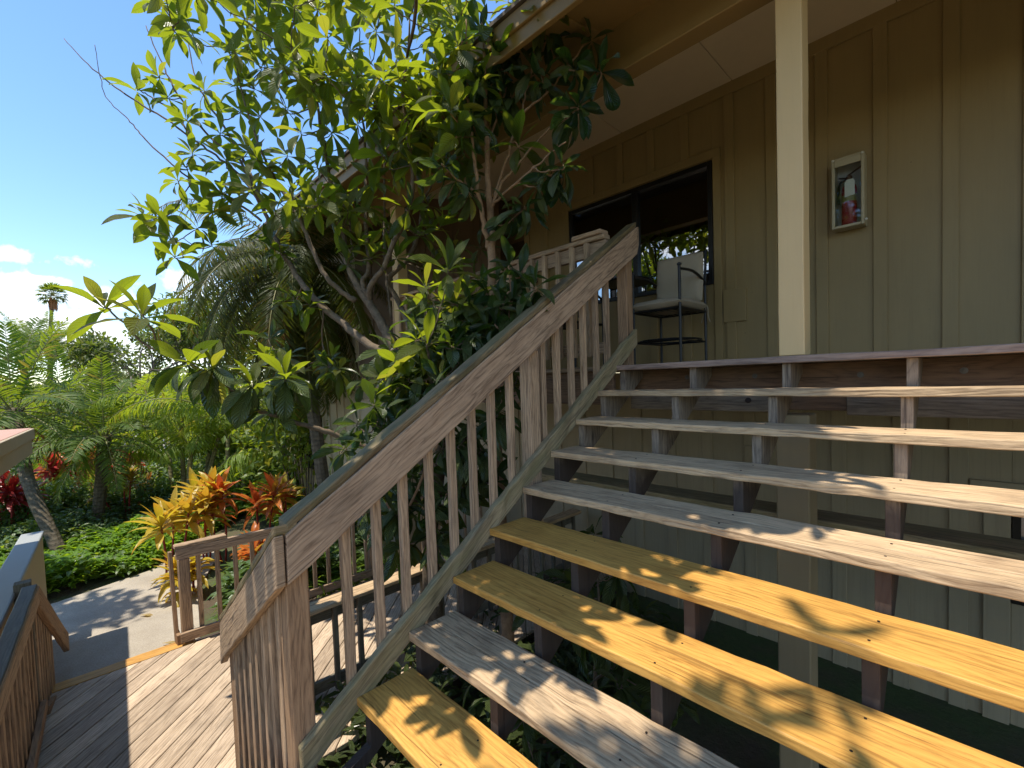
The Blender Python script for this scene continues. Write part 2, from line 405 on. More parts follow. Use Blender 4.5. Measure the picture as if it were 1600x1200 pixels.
M['palm_d'] = leafmat('dusky_palm_leaflet', (.030, .055, .010), (.042, .058, .014), (.26, .30, .02), .34, .5, 2.0, yellow=(.34, .20, .035), yellow_amt=.2, var=.9, spec=.25)
M['hedge'] = leafmat('hedge_leaf', (.042, .105, .013), (.07, .12, .03), (.30, .42, .03), .32, .38, 6, yellow=(.25, .26, .04), yellow_amt=.1)
M['hedge_y'] = leafmat('lime_hedge_leaf', (.10, .155, .012), (.10, .15, .02), (.45, .55, .02), .34, .42, 6, yellow=(.45, .40, .04), yellow_amt=.15)
M['fern'] = leafmat('fern_blade', (.085, .185, .010), (.10, .19, .015), (.45, .66, .02), .40, .5, 4, yellow=(.42, .50, .03), yellow_amt=.3, spec=.25, var=.8)
M['philo'] = leafmat('philodendron_blade', (.085, .175, .014), (.10, .18, .02), (.45, .62, .02), .36, .4, 6, yellow=(.45, .50, .03), yellow_amt=.3, spec=.35, var=.8)
M['ti'] = leafmat('golden_ti_leaf', (.42, .34, .025), (.46, .34, .04), (.85, .66, .04), .42, .38, 3, yellow=(.60, .34, .03), yellow_amt=.3, alt=(.50, .11, .02), alt_amt=.5)
M['ti_red'] = leafmat('red_ti_leaf', (.36, .022, .022), (.34, .04, .035), (.75, .05, .03), .36, .33, 3, yellow=(.30, .06, .03), yellow_amt=.2, alt=(.10, .012, .02), alt_amt=.7)
M['ti_org'] = leafmat('orange_ti_leaf', (.46, .08, .018), (.50, .16, .03), (.80, .17, .03), .4, .33, 3, yellow=(.50, .30, .03), yellow_amt=.3, alt=(.30, .02, .015), alt_amt=.6)
M['croton'] = leafmat('croton_leaf', (.30, .17, .018), (.30, .2, .04), (.60, .40, .04), .34, .4, 5, yellow=(.45, .12, .03), yellow_amt=.2)
M['tree'] = leafmat('tree_leaf', (.055, .095, .020), (.08, .10, .03), (.28, .36, .03), .34, .5, 5, yellow=(.20, .18, .05), yellow_amt=.15, var=.9, spec=.3)
M['stem_red'] = plain('red_stem', (.30, .03, .025), .5)
M['dead'] = leafmat('dead_leaf', (.28, .11, .035), (.32, .14, .05), (.5, .2, .05), .3, .6, 8, yellow_amt=0.0)
# ================================================================== setting
RISE, RUN, TH = 0.18, 0.2655, 0.038
DECK = -2.52; GND = -2.70; WALL = 1.8

# ---- terrain: one sheet to the horizon
def groundmat():
    t = NT('garden_ground'); p = t.pos()
    n = t.noise(p, .35, 5, .6); f = t.noise(p, 22, 6, .7); g = t.noise(p, 3.0, 4, .6)
    soil = t.mix(f, (.05, .034, .02), (.13, .095, .06)); grass = t.mix(f, (.03, .055, .012), (.085, .12, .03))
    c = t.mix(t.ramp(t.math('ADD', t.math('MULTIPLY', n, .7), t.math('MULTIPLY', g, .3)), [(.44, 0.0), (.58, 1.0)]), soil, grass)
    return t.done(t.bsdf(c, .95, t.bump(f, .9, .03)))
mb = MB(); N = 48
xs = np.concatenate([-np.geomspace(900, 14, 14), np.linspace(-13, 9, 40), np.geomspace(10, 900, 14)])
ys = np.concatenate([-np.geomspace(900, 10, 14), np.linspace(-9, 6, 28), np.geomspace(7, 900, 14)])
V = []; F = []
for i, x in enumerate(xs):
    for j, y in enumerate(ys):
        near = max(abs(x+3), abs(y))
        z = GND + (.03*math.sin(x*1.7+y)*math.cos(y*1.3) if x < -6.6 else 0) - .02
        V.append((x, y, z))
ny = len(ys)
for i in range(len(xs)-1):
    for j in range(ny-1): F.append((i*ny+j, (i+1)*ny+j, (i+1)*ny+j+1, i*ny+j+1))
mb.add(V, F); tag(mb.build('ground', groundmat(), smooth=True), kind='structure')

def concrete():
    t = NT('path_concrete'); p = t.pos()
    n = t.noise(p, 1.1, 6, .65); f = t.noise(p, 70, 4, .7); vo = t.n('ShaderNodeTexVoronoi'); t.l(p, vo.inputs['Vector']); vo.inputs['Scale'].default_value = 90
    c = t.mix(t.ramp(n, [(.35, 0.0), (.7, 1.0)]), (.30, .255, .20), (.47, .415, .335))
    c = t.mix(t.ramp(f, [(.35, .5), (.55, 0.0)]), c, (.16, .13, .10)); c = t.mix(t.ramp(vo.outputs['Distance'], [(.1, .35), (.35, 0.0)]), c, (.52, .47, .40))
    return t.done(t.bsdf(c, .9, t.bump(f, .5, .004)))
mb = MB()
L = [(-6.15, -8.0), (-6.15, -4.6), (-6.2, -3.2), (-6.55, -2.25), (-7.2, -1.75), (-8.3, -1.2)]
Rr = [(-3.52, -8.0), (-3.52, -4.6), (-3.52, -3.2), (-3.52, -2.15), (-5.3, -1.85), (-6.6, -1.35)]
def slab(i, j, z):
    l, r, l2, r2 = L[i], Rr[i], L[j], Rr[j]
    mb.prism([(l[0], l[1], z-.1), (r[0], r[1], z-.1), (r2[0], r2[1], z-.1), (l2[0], l2[1], z-.1)], (0, 0, .1))
for i in range(len(L)-1): slab(i, i+1, GND+.012)
tag(mb.build('path', concrete()), kind='structure')
mb = MB(); mb.box(-4.55, -3.50, -4.6, -2.12, GND-.05, GND+.10); mb.box(-4.56, -3.49, -4.6, -2.1, GND-.02, GND+.012)
tag(mb.build('path_step', concrete(), bevel=.008), kind='structure')
def roadmat():
    t = NT('pale_asphalt'); p = t.pos(); n = t.noise(p, .6, 5, .6); f = t.noise(p, 40, 3, .6)
    return t.done(t.bsdf(t.mix(n, (.24, .225, .21), (.40, .37, .34)), .9, t.bump(f, .3, .005)))
mb = MB(); mb.box(-1.0, 9.2, -4.2, WALL+.1, GND-.08, GND+.004); tag(mb.build('bounce_slab', groundmat()), kind='structure')  # slab added below the stairs to bounce light upward, in ground colours
mb = MB(); mb.add([(-20.5, -60, GND+.004), (-19.5, -60, GND+.004), (-19.5, 60, GND+.004), (-29.5, 60, GND+.004), (-29.5, -60, GND+.004), (-20.5, -60.01, GND+.004)], [(1, 2, 3, 4)])
mb.add([(-29.4, -40, GND+.008), (-29.4, 8, GND+.008), (-58, 8, GND+.008), (-58, -40, GND+.008)], [(0, 1, 2, 3)])
tag(mb.build('road', roadmat()), kind='structure')

# ================================================================== apartment building
bld = thing('apartment_building', 'olive tan two storey building with board and batten walls and a deep eave', 'building', (0, WALL, GND))
mb = MB()
# upper gallery wall (holes left for the window)
WX0, WX1, WZ0, WZ1 = -1.80, 0.02, .826, 2.066
TOP = 2.74
def wallbox(x0, x1, z0, z1, y=WALL, t=.12): mb.box(x0, x1, y, y+t, z0, z1, axis=2)
wallbox(-2.6, WX0, 0, TOP+.1); wallbox(WX1, 9, 0, TOP+.1); wallbox(WX0, WX1, 0, WZ0); wallbox(WX0, WX1, WZ1, TOP+.1)
def batten(x, z0, z1, w=.09, y=WALL, d=.022): mb.box(x-w/2, x+w/2, y-d, y+.01, z0, z1, axis=2)
for x in (.95, 1.345, 1.752, 2.15, 2.56, 2.96, 3.37, 3.77, 4.2, 4.6, 5.0): batten(x, 0, TOP)
for x in (.56, .19): batten(x, 0, TOP-.11 if x > .3 else TOP-.11)
batten(.068, 0, WZ1+.10, .075)
mb.box(WX0-.12, .105, WALL-.024, WALL+.01, WZ1+.012, WZ1+.10, axis=0)           # head board over the window
mb.box(-2.6, 9, WALL-.026, WALL+.01, TOP-.11, TOP+.02, axis=0)                   # frieze board
for x in (-.255, -.64, -1.035, -1.45): batten(x, WZ1+.10, TOP-.11, .085)
batten(-1.845, 0, TOP-.11, .08); batten(-2.22, 0, TOP-.11); batten(-2.56, 0, TOP, .09)
for x in (-1.45, -1.035, -.64, -.255): batten(x, 0, WZ0-.03, .085)
mb.box(.12, .33, WALL-.03, WALL+.01, .42, .74, axis=2)                            # small access panel by the chair
mb.build('upper_wall', M['wall'], bld, bevel=.003)
# entry recess: angled brown wall with a door
mb = MB()
mb.prism([(-4.83, .3, 0), (-3.33, 1.8, 0), (-3.33+.08, 1.72+.2, 0), (-4.83, .5, 0)], (0, 0, TOP+.1))
mb.box(-3.33, -2.6, 2.15, 2.25, 0, TOP+.1, axis=2); mb.box(-2.68, -2.6, 1.92, 2.2, 0, TOP+.1, axis=2); mb.box(-3.42, -3.31, 1.86, 2.25, 0, TOP+.1, axis=2)
for k in range(5):
    a = np.array([-4.83, .3])+np.array([1.5, 1.5])*(k+.5)/5; nn = np.array([.7071, -.7071])*.022; tt = np.array([.7071, .7071])*.045
    p = [a-tt-nn*.5, a+tt-nn*.5, a+tt+nn, a-tt+nn]; mb.prism([(q[0], q[1], 0) for q in p], (0, 0, TOP-.02))
mb.build('entry_wall', M['brownwall'], bld, bevel=.003)
door = MB(); door.box(-3.27, -2.7, 2.12, 2.147, .02, 2.05, axis=2)
for z in (.25, 1.15): door.box(-3.17, -2.8, 2.105, 2.122, z, z+.75, axis=2)
dr = door.build('door', plain('dark_door_paint', (.05, .028, .016), .45), bld, bevel=.005)
k = MB(); k.lathe((-2.78, 2.115, 1.0), [(.012, 0), (.012, .05), (.03, .055), (.03, .085), (.0, .09)], 12, (0, -1, 0)); k.build('handle', plain('brass', (.45, .30, .10), .3, 1.0), dr, smooth=True)
# lower storey wall
mb = MB()
wallbox(-3.33, 2.07, GND-.1, -.04); wallbox(3.9, 9, GND-.1, -.04); wallbox(2.07, 3.9, GND-.1, GND+.9); wallbox(2.07, 3.9, -1.06, -.04)
for x in (-2.9, -2.5, -2.09, -1.69, -1.28, -.88, -.47, -.07, .34, .74, 1.06, 1.47, 1.80): batten(x, GND, -.3, .105, WALL, .02)
mb.box(1.93, 2.065, WALL-.028, WALL+.01, GND, -1.07, axis=2); mb.box(1.86, 4.0, WALL-.034, WALL+.01, -1.06, -.93, axis=0)
mb.box(.30, .62, WALL-.03, WALL+.01, -1.02, -.80, axis=0)
mb.build('lower_wall', M['lower'], bld, bevel=.003)
mb = MB(); mb.box(-1.2, 5.4, .152, .40, -1.02, -.965, axis=0, n=30, jit=.001); mb.box(-1.2, 5.4, .17, .21, -1.10, -1.022, axis=0, n=20, jit=.001)
mb.build('tie_beam', M['moss'], bld, bevel=.004)
# pale wing on the left
mb = MB()
mb.box(-8.35, -4.83, .3, .5, GND-.1, -1.65, axis=2); mb.box(-8.35, -7.55, .3, .5, -1.65, TOP, axis=2); mb.box(-6.35, -4.83, .3, .5, -1.65, TOP, axis=2)
mb.box(-7.55, -6.35, .3, .5, -.55, .95, axis=2); mb.box(-7.55, -6.35, .3, .5, 2.15, TOP, axis=2)
mb.box(-8.35, -8.15, .5, 6, GND-.1, TOP, axis=2)
mb.prism([(-4.83, .3, GND), (-3.33, 1.8, GND), (-3.33, 2.0, GND), (-4.83, .5, GND)], (0, 0, -GND-.3))
for x in (-8.3, -8.05, -7.8, -7.58, -6.32, -6.05, -5.75, -5.45, -5.15, -4.9): mb.box(x-.03, x+.03, .278, .31, GND, TOP-.02, axis=2)
mb.box(-7.62, -6.28, .27, .31, -.6, -.48, axis=0); mb.box(-7.62, -6.28, .27, .31, .88, .97, axis=0)
for k in range(4):
    a = np.array([-4.83, .3])+np.array([1.5, 1.5])*(k+.6)/4; nn = np.array([.7071, -.7071])*.022; tt = np.array([.7071, .7071])*.045
    p = [a-tt-nn*.5, a+tt-nn*.5, a+tt+nn, a-tt+nn]; mb.prism([(q[0], q[1], GND) for q in p], (0, 0, -GND-.32))
mb.build('wing_wall', M['wing'], bld, bevel=.003)
def window(x0, x1, z0, z1, y, mull, fw=.045):
    m = MB()
    for a, b in ((x0, x0+fw), (x1-fw, x1)): m.box(a, b, y-.02, y+.05, z0, z1, axis=2)
    m.box(x0+fw, x1-fw, y-.02, y+.05, z1-fw, z1, axis=0); m.box(x0+fw, x1-fw, y-.02, y+.05, z0, z0+fw, axis=0)
    m.box(mull-.03, mull+.03, y-.015, y+.045, z0+fw, z1-fw, axis=2)
    fr = m.build('window', M['darkframe'], bld, bevel=.003)
    for a, b, yy in ((x0+fw, mull-.03, y+.012), (mull+.03, x1-fw, y+.03)):
        g = MB(); g.box(a, b, yy, yy+.006, z0+fw, z1-fw, axis=0); g.build('pane', M['glass'], fr)
    r = MB(); r.box(x0-.02, x1+.02, y+.5, y+.52, z0-.05, z1+.05); r.box(x0-.03, x0-.02, y+.13, y+.5, z0, z1); r.box(x1+.02, x1+.03, y+.13, y+.5, z0, z1)
    r.box(x0, x1, y+.13, y+.5, z1+.02, z1+.03); r.box(x0, x1, y+.13, y+.5, z0-.03, z0-.02); r.build('interior', M['room'], fr)
    bl = MB(); z = z1-fw-.02
    while z > z0+.1: bl.prism([(x0+fw, y+.075, z), (x1-fw, y+.075, z), (x1-fw, y+.10, z-.022), (x0+fw, y+.10, z-.022)], (0, .002, .002)); z -= .032
    bl.build('blind', M['blind'], fr)
    return fr
window(WX0, WX1, WZ0, WZ1, WALL, -.86)
window(2.07, 3.9, GND+.9, -1.06, WALL, 2.98)
window(-7.55, -6.35, .95, 2.15, .3, -6.95)
window(-7.55, -6.35, -1.65, -.55, .3, -6.95)
# gallery ceiling, beam, eave, roof
mb = MB(); z = TOP
x = -8.3; k = 0
while x < 9:
    mb.box(x, x+1.212, .135, 1.80 if x > -3.4 else 2.2, z, z+.02, axis=0); x += 1.219
mb.build('soffit', M['soffit'], bld, bevel=.004)
mb = MB(); mb.box(-8.5, 9, -.015, .135, 2.1, 2.70, axis=0); mb.build('beam', M['eave'], bld, bevel=.006)
mb = MB(); mb.prism([(-8.9, -.015, 2.42), (-8.9, -.60, 2.27), (-8.9, -.60, 2.29), (-8.9, -.015, 2.44)], (18, 0, 0))
for xx in np.arange(-8.6, 9, 1.22): mb.prism([(xx, -.02, 2.40), (xx, -.60, 2.255), (xx, -.60, 2.272), (xx, -.02, 2.418)], (.05, 0, 0))
mb.build('eave_underside', M['eave'], bld, bevel=.002)
mb = MB(); mb.box(-9.0, 9.1, -.64, -.60, 2.20, 2.40, axis=0); mb.box(-9.0, 9.1, -.665, -.642, 2.30, 2.42, axis=0); mb.box(-9.04, -9.0, -.64, 6.5, 2.2, 2.42, axis=1)
mb.build('fascia', M['eave'], bld, bevel=.004)
mb = MB(); mb.prism([(-9.06, -.69, 2.422), (-9.06, 7, 4.3), (-9.06, 7, 4.34), (-9.06, -.69, 2.45)], (18.2, 0, 0)); mb.build('roof', M['roof'], bld)
# gallery post and lower column
mb = MB(); mb.box(1.083, 1.212, 0.0, .135, .002, 2.10, axis=2, n=8, jit=.0008); mb.build('pillar', M['cream'], bld, bevel=.006, segs=2)
mb = MB(); mb.box(1.065, 1.235, -.02, .15, GND-.05, -.335, axis=2, n=10, jit=.001); mb.build('column', M['stucco'], bld, bevel=.008)
for xx in (-3.2, 5.3):
    mb = MB(); mb.box(xx, xx+.13, .0, .135, .002, 2.1, axis=2); mb.build('pillar', M['cream'], bld, bevel=.006)
    mb = MB(); mb.box(xx-.02, xx+.15, -.02, .15, GND-.05, -.33, axis=2); mb.build('column', M['stucco'], bld, bevel=.008)
# house number, one figure above the other
for i, ch in enumerate('573'):
    fc = bpy.data.curves.new('house_number', 'FONT'); fc.body = ch; fc.size = .105; fc.extrude = .006; fc.align_x = 'CENTER'
    fo = bpy.data.objects.new('number_source', fc); COL.objects.link(fo); bpy.context.view_layer.update()
    me = bpy.data.meshes.new_from_object(fo.evaluated_get(bpy.context.evaluated_depsgraph_get())); bpy.data.objects.remove(fo)
    fo = bpy.data.objects.new('house_number', me); COL.objects.link(fo); fo.parent = bld
    fo.location = (-2.40, -.012, 1.48-i*.11-GND); fo.rotation_euler = (R_(90), 0, 0); me.materials.clear(); me.materials.append(plain('number_paint', (.05, .012, .008), .4))

# ================================================================== upper landing
land = thing('upper_landing', 'weathered board landing at the top of the stairs in front of the gallery wall', 'landing', (0, .9, 0))
mb = MB(); y = .005
mb.box(-.07, 5.2, -.012, .128, -TH, 0, axis=0, n=30, jit=.0012)
mb.build('nosing_board', wood('pinkish_nosing_wood', (.40, .28, .22), (.18, .11, .085), stain_amt=.35, ring=5), land, bevel=.004)
mb = MB(); y = .134
while y < 1.76:
    mb.box(-3.4, 5.2, y, y+.139, -.036, 0, axis=0, n=3); y += .145
mb.box(-3.4, -.075, -.012, .128, -.036, 0, axis=0, n=4)
mb.build('floor_board', M['grey'], land, bevel=.003)
mb = MB(); mb.box(-.05, 5.2, .30, .338, -.33, -.041, axis=0, n=12, jit=.0008); mb.build('rim_board', M['rim'], land, bevel=.003)
mb = MB(); mb.box(1.36, 5.2, .262, .298, -.352, -.20, axis=0, n=12, jit=.0008); mb.box(-.05, .95, .262, .298, -.345, -.22, axis=0, n=4)
mb.build('ledger_board', M['stringer'], land, bevel=.003)
mb = MB(); mb.box(-3.4, -.06, .03, .068, -.30, -.04, axis=0, n=8); mb.build('rim_board', M['rim'], land, bevel=.003)
for x, z in ((.40, -.105), (.86, -.11), (1.42, -.12), (1.84, -.112), (2.3, -.12)):
    b = MB(); b.lathe((x, .30, z), [(.0165, 0), (.0165, .003), (.009, .0035), (.009, .010), (.004, .011), (0, .011)], 14, (0, -1, 0)); b.build('bolt', plain('galvanised_steel', (.17, .15, .13), .6, .5), land)
b = MB(); b.lathe((.83, .262, -.27), [(.018, 0), (.018, .006), (.012, .012), (0, .014)], 12, (0, -1, 0)); b.build('bolt', plain('rusty_steel', (.06, .04, .035), .6, .5), land)

# ================================================================== main staircase
st = thing('staircase', 'open riser timber staircase with grey weathered and new yellow treads', 'staircase', (1.6, -1.2, -1.62))
XR = 3.32; NAIL = plain('rusty_nail', (.035, .022, .016), .6, .5)
for n in range(2, 10):
    z = -(n-1)*RISE; y = -(n-1)*RUN
    yl = n in (6, 7, 9)
    m = MB(); x0 = RS.uniform(-.008, .008)
    if n == 9:      # the lowest one is shorter boards
        pass
    m.box(x0, XR, y, y+.135+(.145 if yl else .0), z-TH, z, axis=0, n=36, jit=.0010 if yl else .0014)
    if not yl: m.box(x0-.004, XR, y+.1385, y+.28, z-TH, z-.0015, axis=0, n=36, jit=.0014)
    t = m.build('tread', M['yellow'] if yl else M['tread'], st, bevel=.005, segs=2)
    if yl: t['label'] = 'new yellow pine tread'
    if n >= 3:
        for sx in (.56, 1.112, 1.662, 2.212):
            for dy in (.055, .215):
                nm = MB(); xx = sx+RS.uniform(-.012, .012); yy = y+dy+RS.uniform(-.012, .012); nm.lathe((xx, yy, z-.001), [(.0042, 0), (.0042, .0022), (0, .0024)], 8); nm.build('nail', NAIL, t)
STX = [0.0, .538, 1.09, 1.64, 2.19, 2.74, 3.27]
for i, x0 in enumerate(STX):
    prof = []
    # sawtooth top, straight underside
    for n in range(1, 10):
        yb = -(n-1)*RUN+.305 if n == 1 else -(n-1)*RUN+.305
        prof.append((0, min(.298, -(n-1)*RUN+.298), -(n-1)*RISE-TH-.0015))
        prof.append((0, -(n-1)*RUN+.034, -(n-1)*RISE-TH-.0015))
        prof.append((0, -(n-1)*RUN+.034, -n*RISE-TH-.0015))
    prof.append((0, -9*RUN+.034, -9*RISE-TH-.10))
    s = RISE/RUN
    yb0 = -9*RUN+.15; zb0 = -9*RISE-TH-.16
    prof.append((0, yb0, zb0)); prof.append((0, .298, zb0+(.298-yb0)*s))
    v = np.array([(x0+p[0], p[1], p[2]) for p in prof]); w = .044
    m = MB(); pts = [tuple(p) for p in v]
    # remove duplicates of coincident neighbours
    q = [pts[0]]
    for p in pts[1:]:
        if np.linalg.norm(np.subtract(p, q[-1])) > 1e-4: q.append(p)
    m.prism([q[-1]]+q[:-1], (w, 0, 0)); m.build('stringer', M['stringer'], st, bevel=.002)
m = MB(); m.box(0, XR+.05, -.42, -.33, -1.0, -.86, axis=0)
# middle landing at the foot of the flight
ml = thing('middle_landing', 'small grey board landing at the foot of the upper stairs', 'landing', (1.6, -3.0, -1.62))
m = MB(); y = -2.392
while y > -3.75:
    m.box(0, XR+.1, y-.139, y, -1.62-TH, -1.62, axis=0, n=4); y -= .145
m.build('floor_board', M['tread'], ml, bevel=.004)
m = MB(); m.box(0, XR, -2.45, -2.41, -1.86, -1.661, axis=0); m.box(0, .04, -3.7, -2.46, -1.86, -1.661, axis=1); m.build('rim_board', M['stringer'], ml, bevel=.003)
for x in (.1, 3.1):
    for y in (-2.6, -3.6):
        m = MB(); m.box(x, x+.09, y, y+.09, GND-.05, -1.662, axis=2); m.build('post', M['post'], ml, bevel=.004)

# ---- railing along the left side of the main flight
ra = thing('stair_railing', 'weathered timber railing rising along the left side of the upper stairs', 'railing', (-.05, -1.0, -1.6))
zt = lambda y: -.654+.647*(y+2.374)
m = MB(); ya, yb = -2.375, .362
q = lambda y, h=.212: [(-.038, y, zt(y)-h), (0, y, zt(y)-h), (0, y, zt(y)), (-.038, y, zt(y))]
m.bar(q(ya, .205), q(yb-.03), 30, .0012)
m.bar([(-.038, yb-.03, zt(yb-.03)-.212), (0, yb-.03, zt(yb-.03)-.212), (0, yb-.03, zt(yb-.03)), (-.038, yb-.03, zt(yb-.03))],
      [(-.038, yb, zt(yb)-.15), (0, yb, zt(yb)-.15), (0, yb, zt(yb)-.01), (-.038, yb, zt(yb)-.01)], 1)
m.build('handrail', M['rail'], ra, bevel=.005, segs=2)
m = MB(); q = lambda y: [(-.092, y, zt(y)+.003), (-.003, y, zt(y)+.003), (-.003, y, zt(y)+.043), (-.092, y, zt(y)+.043)]
m.bar(q(-2.372), q(.33), 40, .0022)
m.build('handrail_cap', M['cap'], ra, bevel=.008, segs=2)
m = MB(); zb = lambda y: .272+.687*(y-.269)
q = lambda y: [(-.040, y, zb(y)-.128), (.002, y, zb(y)-.128), (.002, y, zb(y)), (-.040, y, zb(y))]
m.bar(q(-2.36), q(.30), 44, .0022); m.build('bottom_rail', M['moss'], ra, bevel=.007, segs=2)
ys = [-2.12+.1485*k for k in range(15)]
for y in ys:
    if abs(y+.875) < .07: continue
    y += RS.uniform(-.006, .006)
    m = MB(); a = -.0785; b = -.0405
    m.bar([(a, y-.019, zb(y)-.17), (b, y-.019, zb(y)-.17), (b, y+.019, zb(y)-.17), (a, y+.019, zb(y)-.17)],
          [(a+RS.uniform(-.002, .002), y-.019, zt(y)-.02), (b, y-.019, zt(y)-.02), (b, y+.019, zt(y)-.02), (a, y+.019, zt(y)-.02)], 8, .0009)
    m.build('baluster', M['grey'], ra, bevel=.003)
for y0, y1, zz0, z1, mt in ((-.92, -.83, -1.1, .10, 'grey'), (.225, .315, .0, .93, 'post'), (-2.375, -2.285, GND-.02, -.70, 'post')):
    m = MB(); m.box(-.13, -.0405, y0, y1, zz0, z1, axis=2, n=8, jit=.0008); m.build('newel_post', M[mt], ra, bevel=.005)

# ---- railing of the lower flight, running away from the newel
lr = thing('lower_stair_railing', 'short steep timber railing running down from the newel to the sunny deck', 'railing', (-.5, -2.4, -1.6))
zl = lambda x: -.652+.69*x
m = MB(); q = lambda x, h=.205: [(x, -2.42, zl(x)-h), (x, -2.382, zl(x)-h), (x, -2.382, zl(x)), (x, -2.42, zl(x))]
m.bar(q(.0), q(-1.02), 14, .0012); m.bar(q(-1.02), [(-1.09, -2.42, zl(-1.09)-.225), (-1.09, -2.382, zl(-1.09)-.225), (-1.05, -2.382, zl(-1.05)), (-1.05, -2.42, zl(-1.05))], 1)
m.build('handrail', M['grey'], lr, bevel=.005, segs=2)
m = MB(); q = lambda x: [(x, -2.418, zl(x)+.003), (x, -2.33, zl(x)+.003), (x, -2.33, zl(x)+.042), (x, -2.418, zl(x)+.042)]
m.bar(q(-.004), q(-1.05), 16, .002); m.build('handrail_cap', M['cap'], lr, bevel=.007, segs=2)
for k in range(8):
    x = -.16-.117*k; m = MB(); m.box(x-.019, x+.019, -2.3805, -2.343, zl(x)-1.02, zl(x)-.01, axis=2, n=6, jit=.0009); m.build('baluster', M['grey'], lr, bevel=.003)
m = MB(); m.box(-1.06, -.975, -2.3805, -2.291, DECK, zl(-1.0)-.02, axis=2, n=4); m.build('newel_post', M['post'], lr, bevel=.004)
# lower flight of steps (mostly hidden by its railing)
ls = thing('lower_steps', 'short lower flight of grey timber steps down to the deck', 'staircase', (-.6, -2.9, DECK))
for k in range(1, 5):
    m = MB(); z = -1.62-.18*k; x = -.2655*(k-1); m.box(x-.28, x, -3.12, -2.44, z-TH, z, axis=1, n=10, jit=.001); m.build('tread', M['tread'], ls, bevel=.004)
for y in (-3.1, -2.5):
    m = MB(); m.prism([(0, y, -1.87), (0, y, -2.15), (-1.25, y, -2.515), (-1.25, y, -2.40)], (0, .04, 0)); m.build('stringer', M['stringer'], ls, bevel=.003)

# ---- guard along the gallery edge, behind the tree
gr = thing('gallery_railing', 'grey timber guard railing along the gallery edge behind the tree', 'railing', (-1.6, .06, 0))
m = MB(); m.box(-3.3, -.10, .01, .10, .975, 1.012, axis=0, n=20, jit=.0015); m.build('top_rail', M['grey'], gr, bevel=.006)
m = MB(); m.box(-3.3, -.10, .035, .073, .86, .972, axis=0, n=16, jit=.001); m.box(-3.3, -.10, .035, .073, .10, .19, axis=0, n=16, jit=.001); m.build('bottom_rail', M['rail'], gr, bevel=.004)
for k in range(21):
    x = -.26-.148*k; m = MB(); m.box(x-.019, x+.019, -.003, .0345, .08, .97, axis=2, n=5, jit=.0008); m.build('baluster', M['grey'], gr, bevel=.003)
m = MB(); m.box(-.40, -.12, .0, .11, 1.013, 1.05, axis=0, n=3, jit=.002); m.build('cap', M['grey'], gr, bevel=.005)
for x in (-1.75, -3.3):
    m = MB(); m.box(x, x+.09, .04, .13, .0, .97, axis=2); m.build('post', M['grey'], gr, bevel=.004)

# ================================================================== lower deck
dk = thing('lower_deck', 'sunlit deck of bleached diagonal boards with a new yellow edge board', 'deck', (-2.4, -1.4, DECK))
X0, X1, Y0, Y1 = -3.40, -1.12, -3.4, 1.7
m = MB(); w = .139; d = np.array([-1, 1])/math.sqrt(2); nrm = np.array([1, 1])/math.sqrt(2)
def clip(poly, ax, val, keep_less):
    out = []
    for i in range(len(poly)):
        a, b = poly[i], poly[(i+1) % len(poly)]; ia = (a[ax] <= val) == keep_less; ib = (b[ax] <= val) == keep_less
        if ia: out.append(a)
        if ia != ib:
            t = (val-a[ax])/(b[ax]-a[ax]); out.append(a+t*(b-a))
    return out
c = -6.0
while c < 2:
    A = nrm*c; poly = [A-d*9, A+nrm*w-d*9, A+nrm*w+d*9, A+d*9]; poly = [np.array(p) for p in poly]
    for ax, v, kl in ((0, X1, True), (0, X0+.0, False), (1, Y1, True), (1, Y0, False)): poly = clip(poly, ax, v, kl) if poly else poly
    if poly and len(poly) >= 3:
        P = [np.array([p[0], p[1], DECK-.036]) for p in poly]
        # start the outline with a long edge so the grain follows the board
        Ls = [np.linalg.norm(P[(i+1) % len(P)]-P[i])*(abs((P[(i+1) % len(P)]-P[i])[:2] @ d)/(np.linalg.norm(P[(i+1) % len(P)]-P[i])+1e-9) > .9) for i in range(len(P))]
        i0 = int(np.argmax(Ls)); P = P[i0:]+P[:i0]
        m.prism(P, (0, 0, .036))
    c += .146
m.build('deck_board', M['deck'], dk, bevel=.004)
m = MB(); m.box(X0-.145, X0-.006, -3.4, -2.19, DECK-.038, DECK+.003, axis=1, n=12, jit=.0008); m.build('edge_board', M['yellow'], dk, bevel=.004)
m = MB(); m.box(X0-.14, X0-.102, -3.4, 1.7, DECK-.24, DECK-.041, axis=1); m.box(X1-.06, X1-.02, -2.2, 1.7, DECK-.24, DECK-.04, axis=1); m.build('rim_board', M['stringer'], dk, bevel=.003)

def guard_y(root, x, y0, y1, ztop, mat, capw=.0, dy=.15, bal='grey', outer=-1, broken=False, capmat='grey', railh=.10, zbot=DECK+.03):
    "guard railing that runs along y at x"
    m = MB(); m.box(x-.019, x+.019, y0, y1, ztop-railh, ztop, axis=1, n=14, jit=.0012); m.build('top_rail', M[mat], root, bevel=.005)
    m = MB(); m.box(x-.019, x+.019, y0, y1, zbot, zbot+.09, axis=1, n=10, jit=.001); m.build('bottom_rail', M[mat], root, bevel=.004)
    if capw:
        m = MB(); m.box(x-.02 if outer > 0 else x-capw+.02, x+capw-.02 if outer > 0 else x+.02, y0-.01, y0+.42 if broken else y1, ztop+.002, ztop+.038, axis=1, n=10, jit=.0018); m.build('cap', M[capmat], root, bevel=.006)
    y = y0+.18
    while y < y1-.05:
        m = MB(); a = x+outer*.0385; m.box(a-.019, a+.019, y-.019, y+.019, zbot-.01, ztop-.008, axis=2, n=5, jit=.0008); m.build('baluster', M[bal], root, bevel=.003); y += dy
